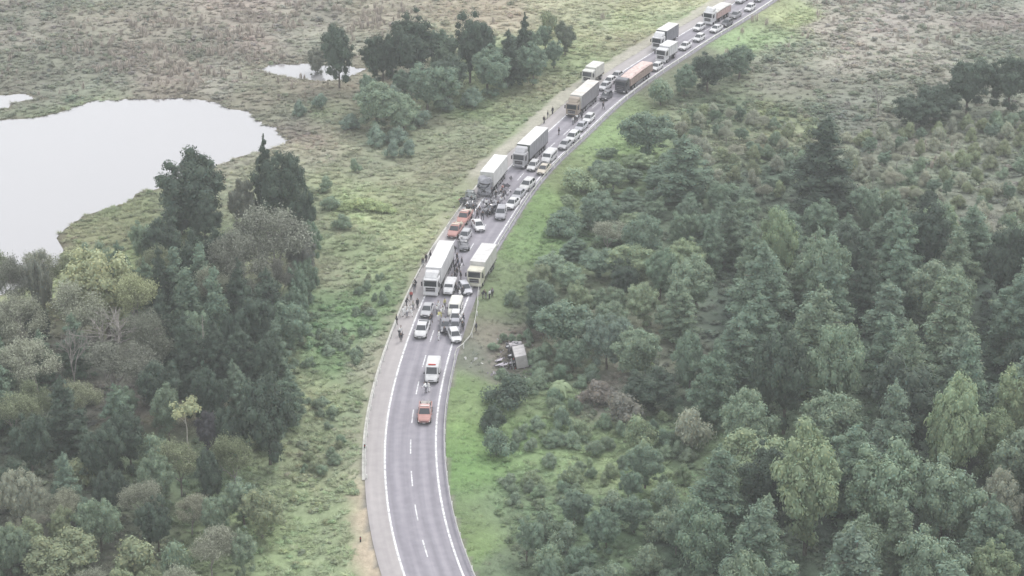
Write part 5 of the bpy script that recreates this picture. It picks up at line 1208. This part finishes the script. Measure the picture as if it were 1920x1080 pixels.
    vs = [off(J['pelvis'], (0, 0, -.06)), J['waist'], J['chest'], J['shl'], el('l'), J['shr'], el('r'), J['wril'], J['wrir']]
    P.add('shirt', skin_mesh('shirt', vs, [(0, 1), (1, 2), (2, 3), (3, 4), (2, 5), (5, 6), (4, 7), (6, 8)], [grow(rad[a], 1.4) for a in nl[:7]] + [.045, .045], M['cloth']), 'shirt')
    nt_ = ['pelvis', 'hipl', 'kneel', 'ankl', 'hipr', 'kneer', 'ankr']
    P.add('trousers', skin_mesh('trousers', [J[a] if a != 'pelvis' else off(J[a], (0, 0, -.02)) for a in nt_], [(0, 1), (1, 2), (2, 3), (0, 4), (4, 5), (5, 6)], [grow(rad[a], 1.35) if 'ank' not in a else .065 for a in nt_], M['cloth']), 'trousers')
    P.add('hair', skin_mesh('hair', [off(J['head'], (-.03, 0, .035)), off(J['crown'], (-.02, 0, .01))], [(0, 1)], [(.082, .09), .065], M['hair']), 'hair')
    for n in 'lr':
        a, t_ = J['ank' + n], J['toe' + n]; P.add('shoe', skin_mesh('shoe', [off(a, (-.03, 0, -.045)), off(t_, (0, 0, .01))], [(0, 1)], [(.052, .045), (.045, .04)], M['black']))
    return P
PP = {k: person(k) for k in ('stand', 'walk', 'bend')}
W_, D_, G_, Y_, R_, B_ = (.85, .85, .85), (.05, .05, .06), (.25, .25, .28), (.62, .6, .25), (.4, .06, .05), (.06, .08, .16)
def people(lst, label, group):
    for (px, py, sh, tr) in lst:
        x, y, z_ = ground_at(px, py); o_ = road_s((x, y))[1]
        if -1.3 < o_ < 9.75: z_ = 0.
        x, y = gp(px, py, z_); k = random.uniform(.96, 1.06)
        PP[random.choice(('stand', 'stand', 'walk', 'bend'))].put((x, y, z_), (0, 0, random.uniform(0, 6.28)), (k, k, k), {'shirt': sh, 'trousers': tr}, label, 'person', group)
people([(756,594,W_,W_),(763,595,W_,G_),(771,594,W_,W_),(767,585,W_,W_),(775,582,(.5,.5,.45),G_),(760,590,W_,W_)], 'person in white standing in the cluster on the left shoulder beside the silver car', 'people in white on the left shoulder')
people([(748,630,W_,D_),(752,628,W_,G_)], 'person in a white shirt at the left guardrail beside the white pickup', 'people at the left guardrail')
people([(744,608,D_,D_),(783,578,D_,D_),(762,574,D_,D_),(771,563,R_,D_),(777,548,D_,G_),(780,538,D_,D_),(793,500,D_,G_),(799,492,D_,D_),(752,640,D_,D_)], 'person in dark clothes on the left shoulder along the white truck', 'dark clothed people on the left shoulder')
people([(822,602,Y_,W_),(827,595,W_,Y_),(831,588,W_,W_),(834,578,Y_,G_),(822,582,W_,W_),(819,590,W_,G_)], 'person in white and yellow between the silver car and the cream van', 'rescuers between the lanes')
people([(862,558,W_,W_),(863,604,W_,W_),(823,638,W_,W_),(866,612,W_,D_)], 'person dressed in white beside the vans in the right lane', 'people in white by the vans')
people([(834,630,D_,D_),(832,620,D_,G_),(836,612,D_,D_),(868,620,D_,D_),(805,610,D_,D_),(809,604,D_,D_),(869,606,D_,B_)], 'person in dark clothes standing beside the grey cars of the pile-up', 'dark clothed people at the pile-up')
people([(857,518,D_,D_),(861,510,D_,G_),(853,524,D_,D_),(848,530,G_,D_),(858,500,D_,B_),(864,525,D_,D_),(855,548,D_,D_),(868,555,D_,D_),(852,508,D_,D_),(850,497,G_,D_),(866,498,D_,G_),(857,490,D_,D_)], 'person in dark clothes in the gap between the white truck and the cream truck', 'people between the two trucks')
people([(893,622,D_,D_),(905,560,D_,D_),(911,560,D_,G_),(918,561,W_,D_),(923,557,G_,D_)], 'person behind the right guardrail on the green verge', 'people behind the right guardrail')
people([(884,382,D_,D_),(888,398,D_,D_),(899,404,D_,G_),(913,406,D_,D_),(918,398,G_,D_),(923,404,D_,D_),(930,372,D_,D_),(944,374,D_,D_),(940,384,W_,G_),(934,392,D_,B_),(922,368,D_,D_),(878,392,W_,D_),(895,410,D_,D_),(912,390,W_,D_),(905,412,D_,D_),(875,400,D_,D_)], 'person in dark clothes standing amid the wreckage before the crushed truck', 'people amid the wreckage')
people([(843,470,D_,D_),(832,478,D_,D_),(854,474,D_,D_),(807,486,D_,D_)], 'person standing by the guardrail beside the tail of the white truck', 'people by the white truck tail')
people([(1048,253,D_,D_),(1078,231,D_,D_),(1082,228,W_,D_),(1074,234,W_,G_),(1091,222,D_,D_)], 'person walking on the road below the cream-roofed truck', 'people on the upper road')
people([(1036,215,D_,D_),(1027,222,D_,G_),(1020,232,D_,D_)], 'person on the pale gravel left of the upper road', 'people on the gravel')
people([(804,735,W_,W_),(799,737,W_,G_)], 'person in white between the tall white van and the lowest red pickup', 'people behind the lowest pickup')
people([(1131,205,D_,D_),(1135,186,W_,D_)], 'person beside the cars behind the cream-roofed truck', 'people behind the cream-roofed truck')
# ------------------------------------------------------------------ air
hz = MB().box(-2750, 2750, -2750, 2750, -4.2, CAM_H + 4).mesh('haze', M['black']); hz.materials.clear()
hm = bpy.data.materials.new('haze'); hm.use_nodes = True; hn = hm.node_tree; hn.nodes.clear()
pv = hn.nodes.new('ShaderNodeVolumePrincipled'); pv.inputs['Color'].default_value = (.95, .96, 1., 1); pv.inputs['Density'].default_value = HAZE
ho = hn.nodes.new('ShaderNodeOutputMaterial'); hn.links.new(pv.outputs[0], ho.inputs['Volume']); hz.materials.append(hm)
tag(link('haze', hz), 'thin pale haze over the whole valley', kind='stuff')
